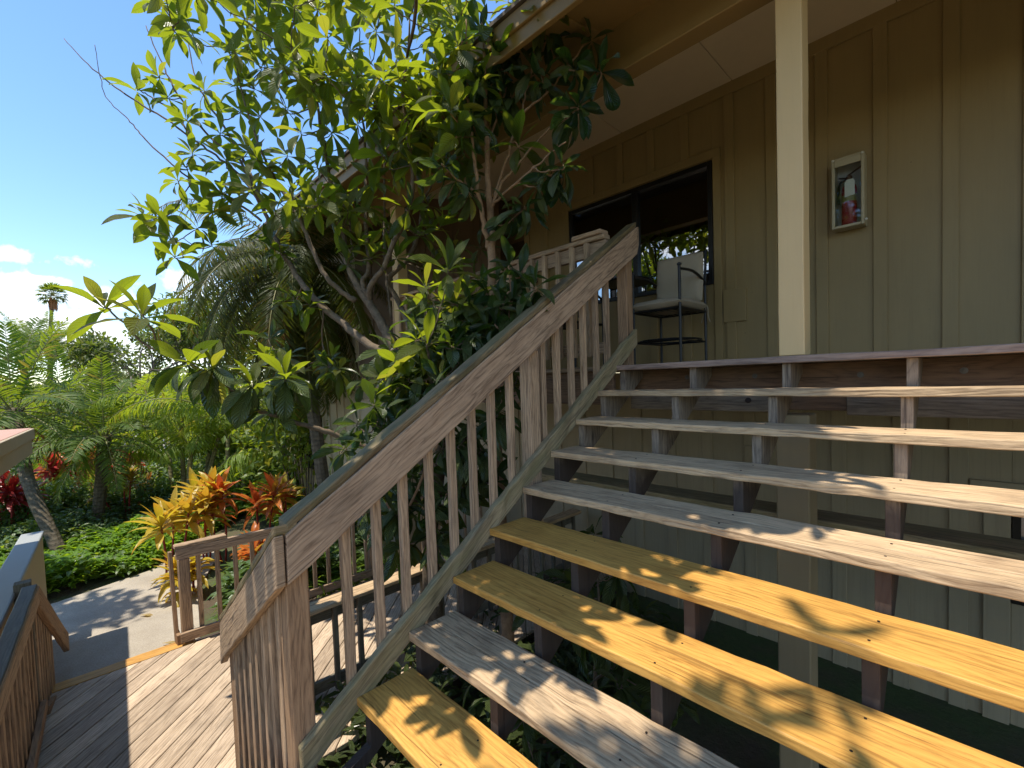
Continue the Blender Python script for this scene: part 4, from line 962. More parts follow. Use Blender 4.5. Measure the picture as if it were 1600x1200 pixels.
# bright young rosettes and dark shade leaves behind the handrail
for px, py, t, L_, sp in ((701, 420, 2.95, .26, (10, 95)), (668, 536, 2.95, .25, (12, 110)), (665, 446, 3.3, .20, (15, 105)), (640, 590, 3.1, .24, (30, 120)), (728, 460, 3.1, .20, (20, 100)), (622, 566, 3.2, .22, (30, 115))):
    ros(px, py, t, unit((RS.normal(0, .2), RS.normal(-.1, .2), 1)), 9, L_, sp, .4)
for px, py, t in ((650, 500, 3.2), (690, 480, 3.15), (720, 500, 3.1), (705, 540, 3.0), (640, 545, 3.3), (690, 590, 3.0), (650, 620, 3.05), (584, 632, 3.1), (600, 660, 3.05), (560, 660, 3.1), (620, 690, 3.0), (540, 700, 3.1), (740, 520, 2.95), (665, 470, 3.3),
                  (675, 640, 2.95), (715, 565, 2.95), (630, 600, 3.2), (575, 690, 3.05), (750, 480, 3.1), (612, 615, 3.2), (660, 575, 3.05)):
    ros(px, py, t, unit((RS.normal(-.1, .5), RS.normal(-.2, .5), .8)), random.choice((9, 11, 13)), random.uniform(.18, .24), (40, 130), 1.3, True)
for px, py, t in ((590, 760, 3.0), (640, 740, 3.0), (690, 700, 2.9), (735, 660, 2.9), (620, 800, 3.05), (660, 790, 3.0), (570, 800, 3.05), (700, 770, 2.95), (750, 700, 2.85), (780, 640, 2.85), (640, 850, 3.1), (730, 740, 2.9), (800, 600, 2.9), (680, 830, 3.1), (605, 715, 3.0), (770, 750, 2.95)):
    ros(px, py, t+.25, unit((RS.normal(-.1, .5), RS.normal(-.2, .5), .5)), random.choice((9, 11, 13)), random.uniform(.20, .26), (50, 135), 1.5, True)
    ros(px+RS.uniform(-30, 30), py+RS.uniform(-30, 30), t+RS.uniform(.1, .6), unit((RS.normal(-.1, .5), RS.normal(-.2, .5), .5)), random.choice((9, 11, 13)), random.uniform(.18, .24), (50, 135), 1.5, True)
for q in range(26):
    px = RS.uniform(540, 790); py = 1010-px*.55-60+RS.uniform(-95, 10); ros(px, py, RS.uniform(3.0, 3.6), unit((RS.normal(-.1, .5), RS.normal(-.2, .5), .8)), random.choice((9, 11, 13)), random.uniform(.17, .23), (35, 130), 1.2, q % 6 > 0)
# crown above the picture, over the treads: it throws the dappled light
SUN = unit((-.05, -.268, 1.0))
heads = []
T.limb(np.vstack([list(at(636, 95, 3.6))+[.010], [-.75, -1.15, 2.6, .012], [-.25, -1.6, 3.0, .010], [.4, -2.0, 3.3, .008], [1.0, -2.3, 3.5, .005]]))
T.limb(np.array([[-.75, -1.15, 2.6, .011], [-.2, -1.1, 2.95, .009], [.5, -1.2, 3.2, .007], [1.1, -1.3, 3.3, .005]]))
T.limb(np.array([[-.25, -1.6, 3.0, .009], [-.1, -2.2, 3.1, .007], [.3, -2.7, 3.3, .005], [.5, -3.1, 3.4, .004]]))
cand = 0
while len(heads) < 215 and cand < 60000:
    cand += 1
    x = RS.uniform(-.35, 1.75); y = RS.uniform(-2.3, -.05); z = min(0, y*RISE/RUN)
    edge = .85 if y > -1.3 else 1.15
    dens = 1.0 if x < edge else (.6 if x < edge+.45 else .2)
    if RS.rand() > dens: continue
    h = RS.uniform(2.4, 6.2); c = np.array([x, y, z])+SUN*h/SUN[2]
    if c[2] < 1.3 or c[2] > 5.4: continue
    px, py, w = proj(c)
    if w > .2 and -250 < px < 1850 and py > -150: continue
    if w > .2 and w < 1.2: continue
    if min([9]+[np.linalg.norm(c-h_) for h_ in heads]) < .13: continue
    heads.append(c)
n0 = len(heads); cand = 0
while len(heads) < n0+42 and cand < 20000:
    cand += 1
    x = RS.uniform(.55, 1.65); y = RS.uniform(-2.3, -.5); h = RS.uniform(3.0, 6.5); c = np.array([x, y, y*RISE/RUN])+SUN*h/SUN[2]; px, py, w = proj(c)
    if c[2] > 5.6 or (w > .2 and (w < 1.2 or (-250 < px < 1850 and py > -150))): continue
    if min([9]+[np.linalg.norm(c-h_) for h_ in heads]) < .2: continue
    heads.append(c)
for c in heads:
    ax = unit((RS.normal(0, .4), RS.normal(0, .4), 1)); T.twig(c, ax); rosette(A1, c, ax, random.choice((8, 10, 12)), random.uniform(.2, .25), (30, 115), .7)
# more rosettes through the upper crown (top of the picture and above it)
k = 0
kk = 0
while k < 135 and kk < 5000:
    kk += 1
    px, py = RS.uniform(250, 770), RS.uniform(-150, 330); t = RS.uniform(3.4, 4.7)
    if py > 100 and px < 380 and RS.rand() < .7: continue
    if py > 110+(px-380)*.45 and RS.rand() < .85: continue
    c = at(px, py, t); d, p = T.near(c)
    if d > .5: continue
    ax = unit((RS.normal(0, .4), RS.normal(0, .4), 1)); T.twig(c, ax); rosette(A1, c, ax, random.choice((8, 10, 12)), random.uniform(.19, .24), (25, 115), .7); k += 1
open('/tmp/heads.txt','w').write(str(len(heads))); T.wood.build('trunk', M['bark'], lq, smooth=True)
m = MB(); flush(A1, m, nu=9, nv=4); m.build('crown', M['loquat'], lq, smooth=True)
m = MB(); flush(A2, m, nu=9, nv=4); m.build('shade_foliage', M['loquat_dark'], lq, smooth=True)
m = MB(); a = newacc(); c = at(592, 255, 3.9)
for i in range(4): a['O'].append(c+RS.normal(0, .012, 3)); a['D'].append(unit((RS.normal(0, .3), RS.normal(0, .3), -1))); a['N'].append(RS.normal(0, 1, 3)); a['L'].append(.15); a['W'].append(.05); a['b'].append(.6); a['f'].append(.9)
flush(a, m, nu=6, nv=4); m.build('withered_leaf', M['dead'], lq, smooth=True)

# the slender second tree at the right, warm bare stem
sq = thing('slender_loquat_tree', 'slender tree with a smooth warm brown stem rising just behind the handrail', 'tree', (-.62, -.62, GND))
T = Tree(); A1, A2 = newacc(), newacc()
T.limb(np.vstack([[-.62, -.62, GND-.05, .055], [-.65, -.64, -1.2, .042], path_px([(768, 523, 3.35, .033), (768, 450, 3.35, .031), (768, 390, 3.35, .030), (767, 340, 3.35, .027), (762, 290, 3.35, .021), (761, 230, 3.35, .018), (759, 170, 3.35, .015), (757, 100, 3.3, .012), (752, 20, 3.3, .007)])]), n=10, wob=.002)
T.limb(path_px([(763, 388, 3.35, .020), (756, 350, 3.3, .018), (747, 302, 3.28, .015), (743, 260, 3.28, .013), (738, 215, 3.25, .011), (732, 165, 3.25, .009), (731, 100, 3.25, .007), (728, 30, 3.2, .004)]))
T.limb(path_px([(747, 302, 3.28, .011), (728, 290, 3.25, .010), (706, 272, 3.2, .008), (690, 255, 3.2, .005)]))
T.limb(path_px([(767, 325, 3.35, .012), (785, 285, 3.3, .010), (806, 262, 3.25, .009), (840, 220, 3.2, .007), (868, 190, 3.15, .006), (900, 165, 3.1, .004)]))
T.limb(path_px([(772, 310, 3.35, .011), (790, 255, 3.3, .010), (814, 182, 3.25, .009), (850, 150, 3.2, .007), (887, 106, 3.15, .006), (920, 60, 3.1, .004)]))
T.limb(path_px([(814, 182, 3.25, .007), (822, 145, 3.25, .006), (830, 112, 3.2, .005), (836, 60, 3.2, .003)]))
T.limb(path_px([(768, 320, 3.35, .010), (800, 292, 3.2, .009), (835, 262, 3.1, .008), (862, 238, 3.05, .006), (884, 222, 3.0, .004)]))
T.limb(path_px([(760, 230, 3.35, .010), (775, 190, 3.4, .008), (790, 140, 3.4, .006), (800, 90, 3.4, .004)]))
T.limb(path_px([(640, 790, 3.2, .010), (720, 620, 3.05, .010), (790, 520, 3.0, .007), (796, 420, 2.98, .005)]))
dn = lambda: unit((RS.normal(.1, .3), RS.normal(0, .3), .35))
for px, py, t, n, L_ in ((905, 166, 3.05, 13, .21), (890, 180, 3.1, 10, .2), (880, 258, 3.0, 12, .20), (838, 288, 3.1, 12, .20), (862, 272, 3.1, 10, .19), (820, 322, 3.15, 10, .19), (800, 335, 3.2, 10, .19), (846, 128, 3.2, 12, .2), (925, 60, 3.1, 10, .2), (900, 110, 3.1, 8, .2), (735, 298, 3.25, 13, .17), (715, 280, 3.2, 9, .18),
                         (832, 105, 3.2, 12, .2), (800, 150, 3.3, 12, .2), (790, 110, 3.35, 12, .2), (735, 185, 3.2, 10, .25), (760, 120, 3.3, 12, .21), (770, 165, 3.4, 10, .2), (725, 120, 3.2, 12, .21), (695, 260, 3.2, 12, .19), (855, 60, 3.2, 10, .2), (800, 60, 3.3, 12, .2), (750, 50, 3.3, 12, .2), (938, 112, 3.0, 7, .2)):
    c = at(px, py, t); ax = dn(); T.twig(c, ax); rosette(A2, c, ax, n, L_, (40, 130), 1.5)
for px, py, t in ((715, 210, 3.2), (700, 150, 3.25), (745, 130, 3.25), (690, 110, 3.3), (715, 70, 3.2), (770, 80, 3.3), (810, 225, 3.25), (705, 170, 3.1)):
    c = at(px, py, t); ax = unit((RS.normal(0, .4), RS.normal(0, .4), 1)); T.twig(c, ax); rosette(A1, c, ax, 11, .24, (20, 110), .8)
for px, py, t in ((795, 412, 2.98), (836, 447, 2.9), (786, 478, 2.95), (812, 430, 3.0), (760, 455, 3.1), (800, 470, 2.95), (775, 505, 2.95), (820, 490, 2.9), (735, 480, 3.05)):
    c = at(px, py, t); ax = unit((RS.normal(0, .3), RS.normal(0, .3), .8)); T.twig(c, ax); rosette(A2, c, ax, 10, .19, (20, 125), 1.0)
k = 0
while k < 14:
    px, py = RS.uniform(640, 930), RS.uniform(-140, 40); c = at(px, py, RS.uniform(3.0, 3.6)); ax = unit((RS.normal(0, .4), RS.normal(0, .4), 1)); T.twig(c, ax); rosette(A1, c, ax, 10, .21, (25, 120), .9); k += 1
T.wood.build('trunk', M['bark_warm'], sq, smooth=True)
m = MB(); flush(A1, m, nu=9, nv=4); m.build('crown', M['loquat'], sq, smooth=True)
m = MB(); flush(A2, m, nu=9, nv=4); m.build('shade_foliage', M['loquat_dark'], sq, smooth=True)
# young loquat growing up beneath the stairs
us = thing('sapling', 'dark leafy sapling growing in the shade under the open stair treads', 'sapling', (.15, -.5, GND))
T = Tree(); A2 = newacc()
T.limb(np.array([[.15, -.5, GND-.03, .018], [.12, -.55, -2.1, .014], [.2, -.6, -1.6, .009], [.1, -.5, -1.15, .005]])); T.limb(np.array([[.12, -.55, -2.1, .010], [.35, -.7, -1.8, .007], [.45, -.75, -1.55, .004]]))
for c in ((.1, -.5, -1.12), (.25, -.45, -1.35), (.45, -.75, -1.52), (.2, -.75, -1.6), (.0, -.6, -1.45), (.35, -.35, -1.65), (-.1, -.9, -1.5), (.55, -.9, -1.75), (.1, -1.2, -2.0), (.35, -1.4, -2.15), (-.1, -1.5, -1.95), (.6, -1.3, -2.2), (.3, -.5, -1.95), (.7, -.6, -1.9)):
    ax = unit((RS.normal(0, .4), RS.normal(-.2, .4), .6)); T.twig(np.array(c), ax); rosette(A2, np.array(c), ax, 10, .2, (40, 130), 1.3)
T.wood.build('stem', M['bark'], us, smooth=True); m = MB(); flush(A2, m, nu=8, nv=4); m.build('foliage', M['loquat_dark'], us, smooth=True)

# ================================================================== palms
def frond(mb, wd, o, d, length, droop, nleaf, ll, lw, hang=.3, vee=.6, rr=.012, start=.12, seed=0, twist=0.0):
    "one feather leaf: arched rachis with two ranks of leaflets"
    d = unit(d); side = unit(np.cross(d, (0, 0, 1))+1e-6); upv = np.cross(side, d)
    side, upv = side*math.cos(twist)+upv*math.sin(twist), upv*math.cos(twist)-side*math.sin(twist)
    n = 14; P = [np.asarray(o, float)]; cur = d.copy(); tang = [d]
    for k in range(n):
        cur = unit(cur+np.array([0, 0, -droop/n*(.4+1.2*k/n)])); P.append(P[-1]+cur*length/n); tang.append(cur)
    P = np.array(P); tang = np.array(tang)
    wd.tube(P, np.linspace(rr, rr*.25, n+1), 5)
    O, D, Nn, L, Wd, bd = [], [], [], [], [], []
    for k in range(nleaf):
        f = start+(1-start)*(k+.5)/nleaf; g = f*n; i = min(int(g), n-1); a = g-i
        p = P[i]*(1-a)+P[i+1]*a; t = unit(tang[i]*(1-a)+tang[min(i+1, n)]*a); s_ = unit(side-t*(side @ t)); u_ = np.cross(s_, t)
        l = ll*(math.sin(math.pi*(.12+.80*f))**.7)*random.uniform(.85, 1.1)
        fw = .35+.75*f
        for sg in (-1, 1):
            dd = unit(s_*sg+t*fw*random.uniform(.8, 1.2)+u_*vee*random.uniform(.4, 1.3)+np.array([0, 0, -hang*random.uniform(.6, 1.3)]))
            O.append(p); D.append(dd); Nn.append(u_+s_*-sg*.3+RS.normal(0, .15, 3)); L.append(l); Wd.append(lw*random.uniform(.8, 1.2)); bd.append(random.uniform(.25, .7)+hang*.8)
    leaf_batch(mb, O, D, Nn, L, Wd, bd, .25, nu=4, nv=2, peak=.8)
def palm(name, label, base, top, nf, length, nleaf, ll, lw, mat, tr=(.11, .08), droop=1.0, hang=.3, vee=.6, elev=(-25, 80), group=None, cat='palm', trunkmat='palmtrunk', deadn=0, rr=.012, az=None, boots=True):
    r = thing(name, label, cat, base, group); base = np.array(base, float); top = np.array(top, float)
    w = MB(); mid = (base+top)/2+np.array([RS.normal(0, .08), RS.normal(0, .08), 0])
    P = smoothpath(np.array([base-[0, 0, .1], mid, top]), 14); w.tube(P, np.linspace(tr[0], tr[1], len(P)), 12, jit=.07)
    if boots:
        for k in range(26):
            a = random.uniform(0, 6.28); h = random.uniform(.02, .45)*np.linalg.norm(top-base)*.45; c = top-[0, 0, h]; rad = np.array([math.cos(a), math.sin(a), 0])
            w.beam(c+rad*tr[1]*.8, c+rad*(tr[1]*1.0+.05)+np.array([0, 0, .10]), .035, .012, np.cross(rad, (0, 0, 1)))
    w.build('trunk', M[trunkmat], r, smooth=False)
    m, s = MB(), MB()
    for k in range(nf):
        f = k/nf; e = R_(elev[1]+(elev[0]-elev[1])*f**1.0+random.uniform(-9, 9)); a = (k*2.399963+random.uniform(-.25, .25)) if az is None else random.uniform(*az)
        d = (math.cos(a)*math.cos(e), math.sin(a)*math.cos(e), math.sin(e))
        frond(m, s, top+np.array([math.cos(a), math.sin(a), 0])*.05, d, length*random.uniform(.85, 1.1), droop*random.uniform(.8, 1.25), nleaf, ll, lw, hang, vee, rr, twist=random.uniform(-.4, .4))
    s.build('frond_stem', M['palm_stem'], r, smooth=True); m.build('fronds', M[mat], r, smooth=False)
    if deadn:
        m, s = MB(), MB()
        for k in range(deadn):
            a = random.uniform(0, 6.28); e = R_(random.uniform(-70, -30)); d = (math.cos(a)*math.cos(e), math.sin(a)*math.cos(e), math.sin(e))
            frond(m, s, top-np.array([0, 0, .1]), d, length*.7, .8, nleaf//2, ll*.8, lw, .5, .2, rr)
        m.build('withered_fronds', M['dead'], r)
    return r
M['palm_stem'] = plain('palm_rachis', (.20, .19, .06), .5)
M['palmtrunk_s'] = bark('ringed_cane_bark', (.30, .26, .12), (.12, .10, .045), 1.2, True)
P3 = lambda px, py, t: tuple(at(px, py, t))
def foot(px, t): p = at(px, 700, t); return (p[0], p[1], GND)
# pygmy date palms of the bed by the path
b = at(150, 832, 8.6); palm('date_palm', 'short leaning date palm with a bushy crown between the red shrubs', (b[0], b[1], GND), P3(162, 682, 8.4), 22, 1.35, 27, .31, .034, 'palm', (.10, .085), 1.25, .25, .5, (-45, 82), 'date palms in the garden bed', deadn=3)
b = at(104, 880, 7.2); palm('date_palm', 'date palm with a curved trunk leaning behind the flat canopy at the left', (b[0], b[1], GND), P3(22, 642, 8.0), 20, 1.75, 28, .38, .040, 'palm', (.088, .09), 1.15, .25, .5, (-35, 82), 'date palms in the garden bed', deadn=4)
b = at(75, 700, 14); palm('date_palm', 'date palm with wide feathery fronds farther back beyond the bed', (b[0], b[1], GND), P3(95, 640, 14), 18, 1.9, 26, .46, .055, 'palm', (.14, .12), 1.3, .25, .5, (-30, 80), 'date palms in the garden bed')
b = at(225, 700, 13); palm('date_palm', 'yellowish date palm in the middle of the far greenery', (b[0], b[1], GND), P3(225, 665, 13), 16, 1.7, 26, .44, .055, 'palm_y', (.12, .1), 1.2, .3, .5, (-30, 80), 'date palms in the garden bed')
b = at(40, 700, 22); palm('date_palm', 'small date palm showing above the left fronds under the tall palm', (b[0], b[1], GND), P3(40, 545, 22), 22, 1.9, 36, .45, .035, 'palm', (.14, .11), 1.3, .3, .5, (-20, 80), 'date palms in the garden bed')
b = at(80, 700, 24); palm('date_palm', 'small date palm standing right at the foot of the tall fan palm', (b[0], b[1], GND), P3(80, 540, 24), 22, 1.7, 36, .45, .035, 'palm', (.14, .11), 1.3, .3, .5, (-20, 80), 'date palms in the garden bed')
# big dusky palm just behind the loquat
b = at(520, 800, 6.9); palm('drooping_palm', 'large dusky palm with a curtain of drooping fronds behind the loquat stems', (b[0], b[1], GND), P3(462, 415, 6.9), 56, 2.15, 84, .44, .019, 'palm_d', (.10, .08), 2.1, .6, .35, (-80, 50), deadn=10)
# clumping cane palm
cp = thing('cane_palm', 'clump of slender cane palms with long weeping light green fronds', 'palm', tuple(foot(315, 9.3)))
w, m, s = MB(), MB(), MB()
for k in range(8):
    px = 275+14*k+RS.uniform(-5, 5); t = RS.uniform(9.0, 9.8); b = at(px, 760, t); b[2] = GND-.05; tp = at(px+RS.uniform(-25, 25), RS.uniform(655, 715), t)
    P = smoothpath(np.array([b, (b+tp)/2+RS.normal(0, .05, 3), tp]), 8); w.tube(P, np.linspace(.05, .038, len(P)), 9)
    for q in range(5):
        a = RS.uniform(0, 6.28); e = R_(RS.uniform(25, 75)); frond(m, s, tp, (math.cos(a)*math.cos(e), math.sin(a)*math.cos(e), math.sin(e)), RS.uniform(1.3, 1.9), RS.uniform(1.5, 2.3), 30, .46, .032, .75, .2, .012)
for tgt, tp in (((405, 690), (330, 748)), ((262, 668), (335, 640)), ((420, 680), (345, 760)), ((440, 600), (370, 640)), ((470, 640), (390, 640)), ((300, 620), (380, 610))):
    o = at(tp[0], tp[1], 8.6); e_ = at(tgt[0], tgt[1]-60, 8.2); frond(m, s, o, unit(e_-o), 1.7, 1.6, 38, .5, .034, .85, .15, .013)
w.build('cane', M['palmtrunk_s'], cp, smooth=True); s.build('frond_stem', M['palm_stem'], cp, smooth=True); m.build('fronds', M['palm_y'], cp)
# tall fan palm far away
b = foot(79, 45); r = thing('fan_palm', 'very tall thin fan palm standing alone against the clouds', 'palm', b)
w = MB(); P = smoothpath(np.array([b, at(78, 560, 45), at(79, 510, 45), at(82, 470, 45)]), 8); w.tube(P, np.linspace(.21, .12, len(P)), 10); w.build('trunk', M['palmtrunk'], r, smooth=True)
top = at(82, 462, 45); m, s, dd = MB(), MB(), MB(); O, D, Nn, L, Wd, bd = [], [], [], [], [], []
for k in range(34):
    a = k*2.4; e = R_(80-115*k/34); d = np.array([math.cos(a)*math.cos(e), math.sin(a)*math.cos(e), math.sin(e)]); c = top+d*.75; s.tube([top, top+d*.4+[0, 0, .05], c], .02, 4)
    sd = unit(np.cross(d, (0, 0, 1))); u_ = np.cross(sd, d)
    for q in np.linspace(-1.25, 1.25, 13): O.append(c); D.append(d*math.cos(q)+sd*math.sin(q)+RS.normal(0, .05, 3)); Nn.append(u_); L.append(.78*math.cos(q*.5)); Wd.append(.10); bd.append(RS.uniform(.3, 1.0))
leaf_batch(m, O, D, Nn, L, Wd, bd, .2, nu=3, nv=2, peak=.7); s.build('frond_stem', M['palm_stem'], r); m.build('fronds', M['palm'], r)
O, D, Nn = [], [], []
for k in range(60): a = RS.uniform(0, 6.28); O.append(top+np.array([.15*math.cos(a), .15*math.sin(a), -RS.uniform(.1, .6)])); D.append((.35*math.cos(a), .35*math.sin(a), -1)); Nn.append((math.cos(a), math.sin(a), .2))
leaf_batch(dd, O, D, Nn, 1.1, .12, .3, .2, nu=3, nv=2, peak=.7); dd.build('dead_skirt', M['dead'], r)

# ================================================================== broad trees, hedges, beds
def leafcloud(mb, C, n, size, flat=.5, wr=.45):
    "n small leaves scattered about the points C (k,4: xyz, radius)"
    C = np.asarray(C, float); p = C[:, 3]**2; i = RS.choice(len(C), n, p=p/p.sum())
    d = RS.normal(0, 1, (n, 3)); d /= np.linalg.norm(d, axis=1)[:, None]; r = RS.rand(n)**.45
    O = C[i, :3]+d*r[:, None]*C[i, 3:4]*np.array([1, 1, .75])
    D = d*.6+RS.normal(0, .7, (n, 3))+np.array([0, 0, -.1]); N = np.array([0, 0, 1.0])+RS.normal(0, flat, (n, 3))
    leaf_batch(mb, O, D, N, size*RS.uniform(.7, 1.3, n), size*wr*RS.uniform(.8, 1.2, n), RS.uniform(.1, .7, n), .25, nu=2, nv=2, peak=.9)
def broad_tree(label, base, h, rad, nl, size, mat='tree', seed=0, group=None, name='broadleaf_tree', airy=.5, trunk_h=.35, barkm='bark_grey', tr=.16):
    r = thing(name, label, 'tree', base, group); base = np.array(base, float); w = MB(); C = []
    top = base+[0, 0, h*trunk_h]; P = smoothpath(np.array([list(base-[0, 0, .1])+[tr], list((base+top)/2+RS.normal(0, .06*h*.3, 3)*[1, 1, 0])+[tr*.8], list(top)+[tr*.62]]), 5); w.tube(P[:, :3], P[:, 3], 9)
    def grow(p, d, L, r0, lev):
        e = p+d*L; mdl = (p+e)/2+RS.normal(0, L*.09, 3); Q = smoothpath(np.array([list(p)+[r0], list(mdl)+[r0*.75], list(e)+[r0*.5]]), 4); w.tube(Q[:, :3], Q[:, 3], 6)
        if lev >= 2: C.append(list(e)+[rad*RS.uniform(.16, .34)*(1-airy*.45)])
        if lev >= 3 or r0 < .008: return
        for k in range(RS.randint(2, 4)):
            dd = unit(d+RS.normal(0, .55, 3)+[0, 0, .12]); grow(e, dd, L*RS.uniform(.55, .85), r0*.55, lev+1)
    nb = 5
    for k in range(nb):
        a = 6.28*k/nb+RS.uniform(-.4, .4); e = RS.uniform(.5, 1.15); grow(top-[0, 0, RS.uniform(0, .1)*h], np.array([math.cos(a)*math.cos(e), math.sin(a)*math.cos(e), math.sin(e)]), h*(1-trunk_h)*RS.uniform(.34, .46), tr*.45, 1)
    w.build('trunk', M[barkm], r, smooth=True); m = MB(); leafcloud(m, C, nl, size); m.build('crown', M[mat], r); return r
G = 'airy trees along the skyline'
for lb, px, t, pyt, rad, nl in (('airy broadleaf tree with thin grey limbs against the white cloud', 235, 21, 455, 3.0, 4200), ('tall airy broadleaf tree left of the loquat stems, right of the white cloud', 325, 20, 428, 3.0, 4600), ('broadleaf tree rising behind the drooping palm at the wing roof', 400, 22, 452, 3.2, 5000),
                            ('low dark broadleaf tree filling the gap under the small clouds', 175, 30, 545, 3.6, 3600)):
    b = foot(px, t); topz = at(px, pyt, t)[2]; broad_tree(lb, b, topz-GND, rad, nl, .24, 'tree', group=G, airy=.55)
for lb, px, t, pyt in (('pale green tree at the far left horizon', 20, 40, 565), ('dense tree beyond the parking area', 130, 38, 560), ('dense green tree behind the yellow palm', 270, 30, 540)):
    b = foot(px, t); broad_tree(lb, b, (at(px, pyt, t)[2]-GND)*.72, 3.6, 4200, .4, 'tree', group=G, airy=.2, trunk_h=.22)
for lb, b, h, rd in (('tree seen mirrored in the gallery window, leftmost', (-30, -20, GND), 7.5, 3.6), ('tree seen mirrored in the gallery window, tall and dark', (-21, -22, GND), 8, 4), ('tree seen mirrored in the gallery window, rounded', (-13, -25, GND), 8, 4), ('tree seen mirrored in the gallery window, nearest the frame', (-7, -23, GND), 7.5, 3.6), ('tree seen mirrored in the lower right window', (1, -24, GND), 7.5, 3.6)):
    broad_tree(lb, b, h, rd, 2600, .45, 'tree', group='trees opposite the building', airy=.2, trunk_h=.2)
broad_tree('spreading tree whose crown shades the path beside the canopy', (-5.9, -5.6, GND), 8.2, 1.7, 2200, .20, 'tree', airy=.6, trunk_h=.72)
def bush(label, base, sx, sy, h, nl, size, mat, name='shrub', group=None, cat='shrub', wr=.5):
    r = thing(name, label, cat, base, group); base = np.array(base, float); w = MB(); C = []
    for k in range(26):
        a = RS.uniform(0, 6.28); q = RS.rand()**.6; c = base+np.array([math.cos(a)*sx*q, math.sin(a)*sy*q, h*(.35+.55*RS.rand()*(1-.45*q*q))]); C.append(list(c)+[h*RS.uniform(.16, .26)])
        if k < 12: w.tube(smoothpath(np.array([base+[math.cos(a)*sx*.25*q, math.sin(a)*sy*.25*q, -.05], (base+c)/2+RS.normal(0, .05, 3), c]), 3), .012, 5)
    w.build('stem', M['bark_grey'], r); m = MB(); leafcloud(m, C, nl, size, .6, wr); m.build('foliage', M[mat], r); return r
H = 'leafy shrubs in the garden bed'
for lb, px, py, t, sx, sy, h, nl, sz, mt in (
    ('glossy green shrub right of the leaning palm trunk', 205, 800, 9.6, .8, .7, 1.0, 1700, .11, 'hedge'), ('glossy green shrub between the two date palm trunks', 110, 800, 9.4, .8, .7, 1.0, 1800, .11, 'hedge'),
    ('dark green shrub at the left edge under the red leaves', 15, 830, 8.4, .8, .8, .95, 1700, .11, 'hedge'), ('dark shrub with purple tints right of the date palm', 225, 770, 11, .9, .8, 1.15, 1700, .12, 'hedge'),
    ('lime green shrub behind the cane palm stems', 360, 745, 11.5, 1.0, .9, 1.3, 1700, .13, 'hedge_y'), ('green shrub under the date palm at the back', 60, 740, 13, 1.4, 1.0, 1.5, 1900, .15, 'hedge'),
    ('yellow green shrub behind the bushy date palm', 175, 730, 14, 1.6, 1.0, 1.6, 2200, .15, 'hedge_y'), ('tall lime shrub in the far middle greenery', 250, 715, 17, 2.2, 1.4, 3.2, 2600, .2, 'hedge_y'),
    ('tall green shrub left of the far lime shrub', 140, 715, 18, 2.2, 1.4, 2.9, 2600, .2, 'hedge'), ('tall green shrub behind the cane palm', 340, 715, 15, 2.0, 1.4, 3.3, 2800, .2, 'hedge'), ('broad dark shrub under the drooping palm', 415, 720, 13, 1.2, 1.0, 1.9, 2000, .15, 'hedge'),
    ('tall airy lime shrub standing before the pale wing wall under the eave', 470, 690, 8.6, .7, .5, 3.9, 2600, .16, 'hedge_y'), ('full green shrub filling the gap below the drooping palm', 400, 690, 10.5, 1.0, .9, 2.3, 2600, .15, 'hedge'), ('tall dark shrub beside the pale wing wall', 448, 690, 11, .7, .7, 2.6, 2200, .14, 'hedge'), ('tall leafy shrub under the low loquat limb', 340, 690, 12, 1.2, 1.0, 2.9, 2800, .16, 'hedge_y'),
    ('tall yellowish shrub at the left behind the date palms', 35, 715, 19, 2.6, 1.5, 2.9, 2600, .2, 'hedge_y')):
    p = at(px, py, t); bush(lb, (p[0], p[1], GND), sx, sy, h, nl, sz, mt, group=H)
# cordylines: cane with strap leaves
def cordyline(label, base, canes, mat, L=.42, n=22, group=None, h=(.5, 1.0), spread=.22):
    r = thing('cordyline', label, 'cordyline', base, group); base = np.array(base, float); w, m = MB(), MB(); a = newacc()
    for k in range(canes):
        an = RS.uniform(0, 6.28); q = RS.uniform(.2, 1)*spread; hh = RS.uniform(*h); tp = base+np.array([math.cos(an)*q*1.5, math.sin(an)*q*1.5, hh]); b0 = base+np.array([math.cos(an)*q*.5, math.sin(an)*q*.5, -.03])
        w.tube(smoothpath(np.array([b0, (b0+tp)/2+RS.normal(0, .02, 3), tp]), 4), .014, 7)
        for i in range(n):
            f = i/n; th = R_(12+85*f+RS.uniform(-10, 10)); az = i*2.4+an; d = np.array([math.cos(az)*math.sin(th), math.sin(az)*math.sin(th), math.cos(th)])
            a['O'].append(tp-[0, 0, .16*f]); a['D'].append(d); a['N'].append(np.array([-math.cos(az)*math.cos(th), -math.sin(az)*math.cos(th), math.sin(th)])+RS.normal(0, .2, 3)); l = L*RS.uniform(.75, 1.1)
            a['L'].append(l); a['W'].append(l*RS.uniform(.19, .27)); a['b'].append(RS.uniform(.2, .9)+.5*f); a['f'].append(RS.uniform(.2, .6))
    w.build('stem', M['stem_red'], r, smooth=True); flush(a, m, nu=7, nv=2, peak=.9); m.build('foliage', M[mat], r, smooth=True)
C1 = 'coloured cordylines beside the deck'
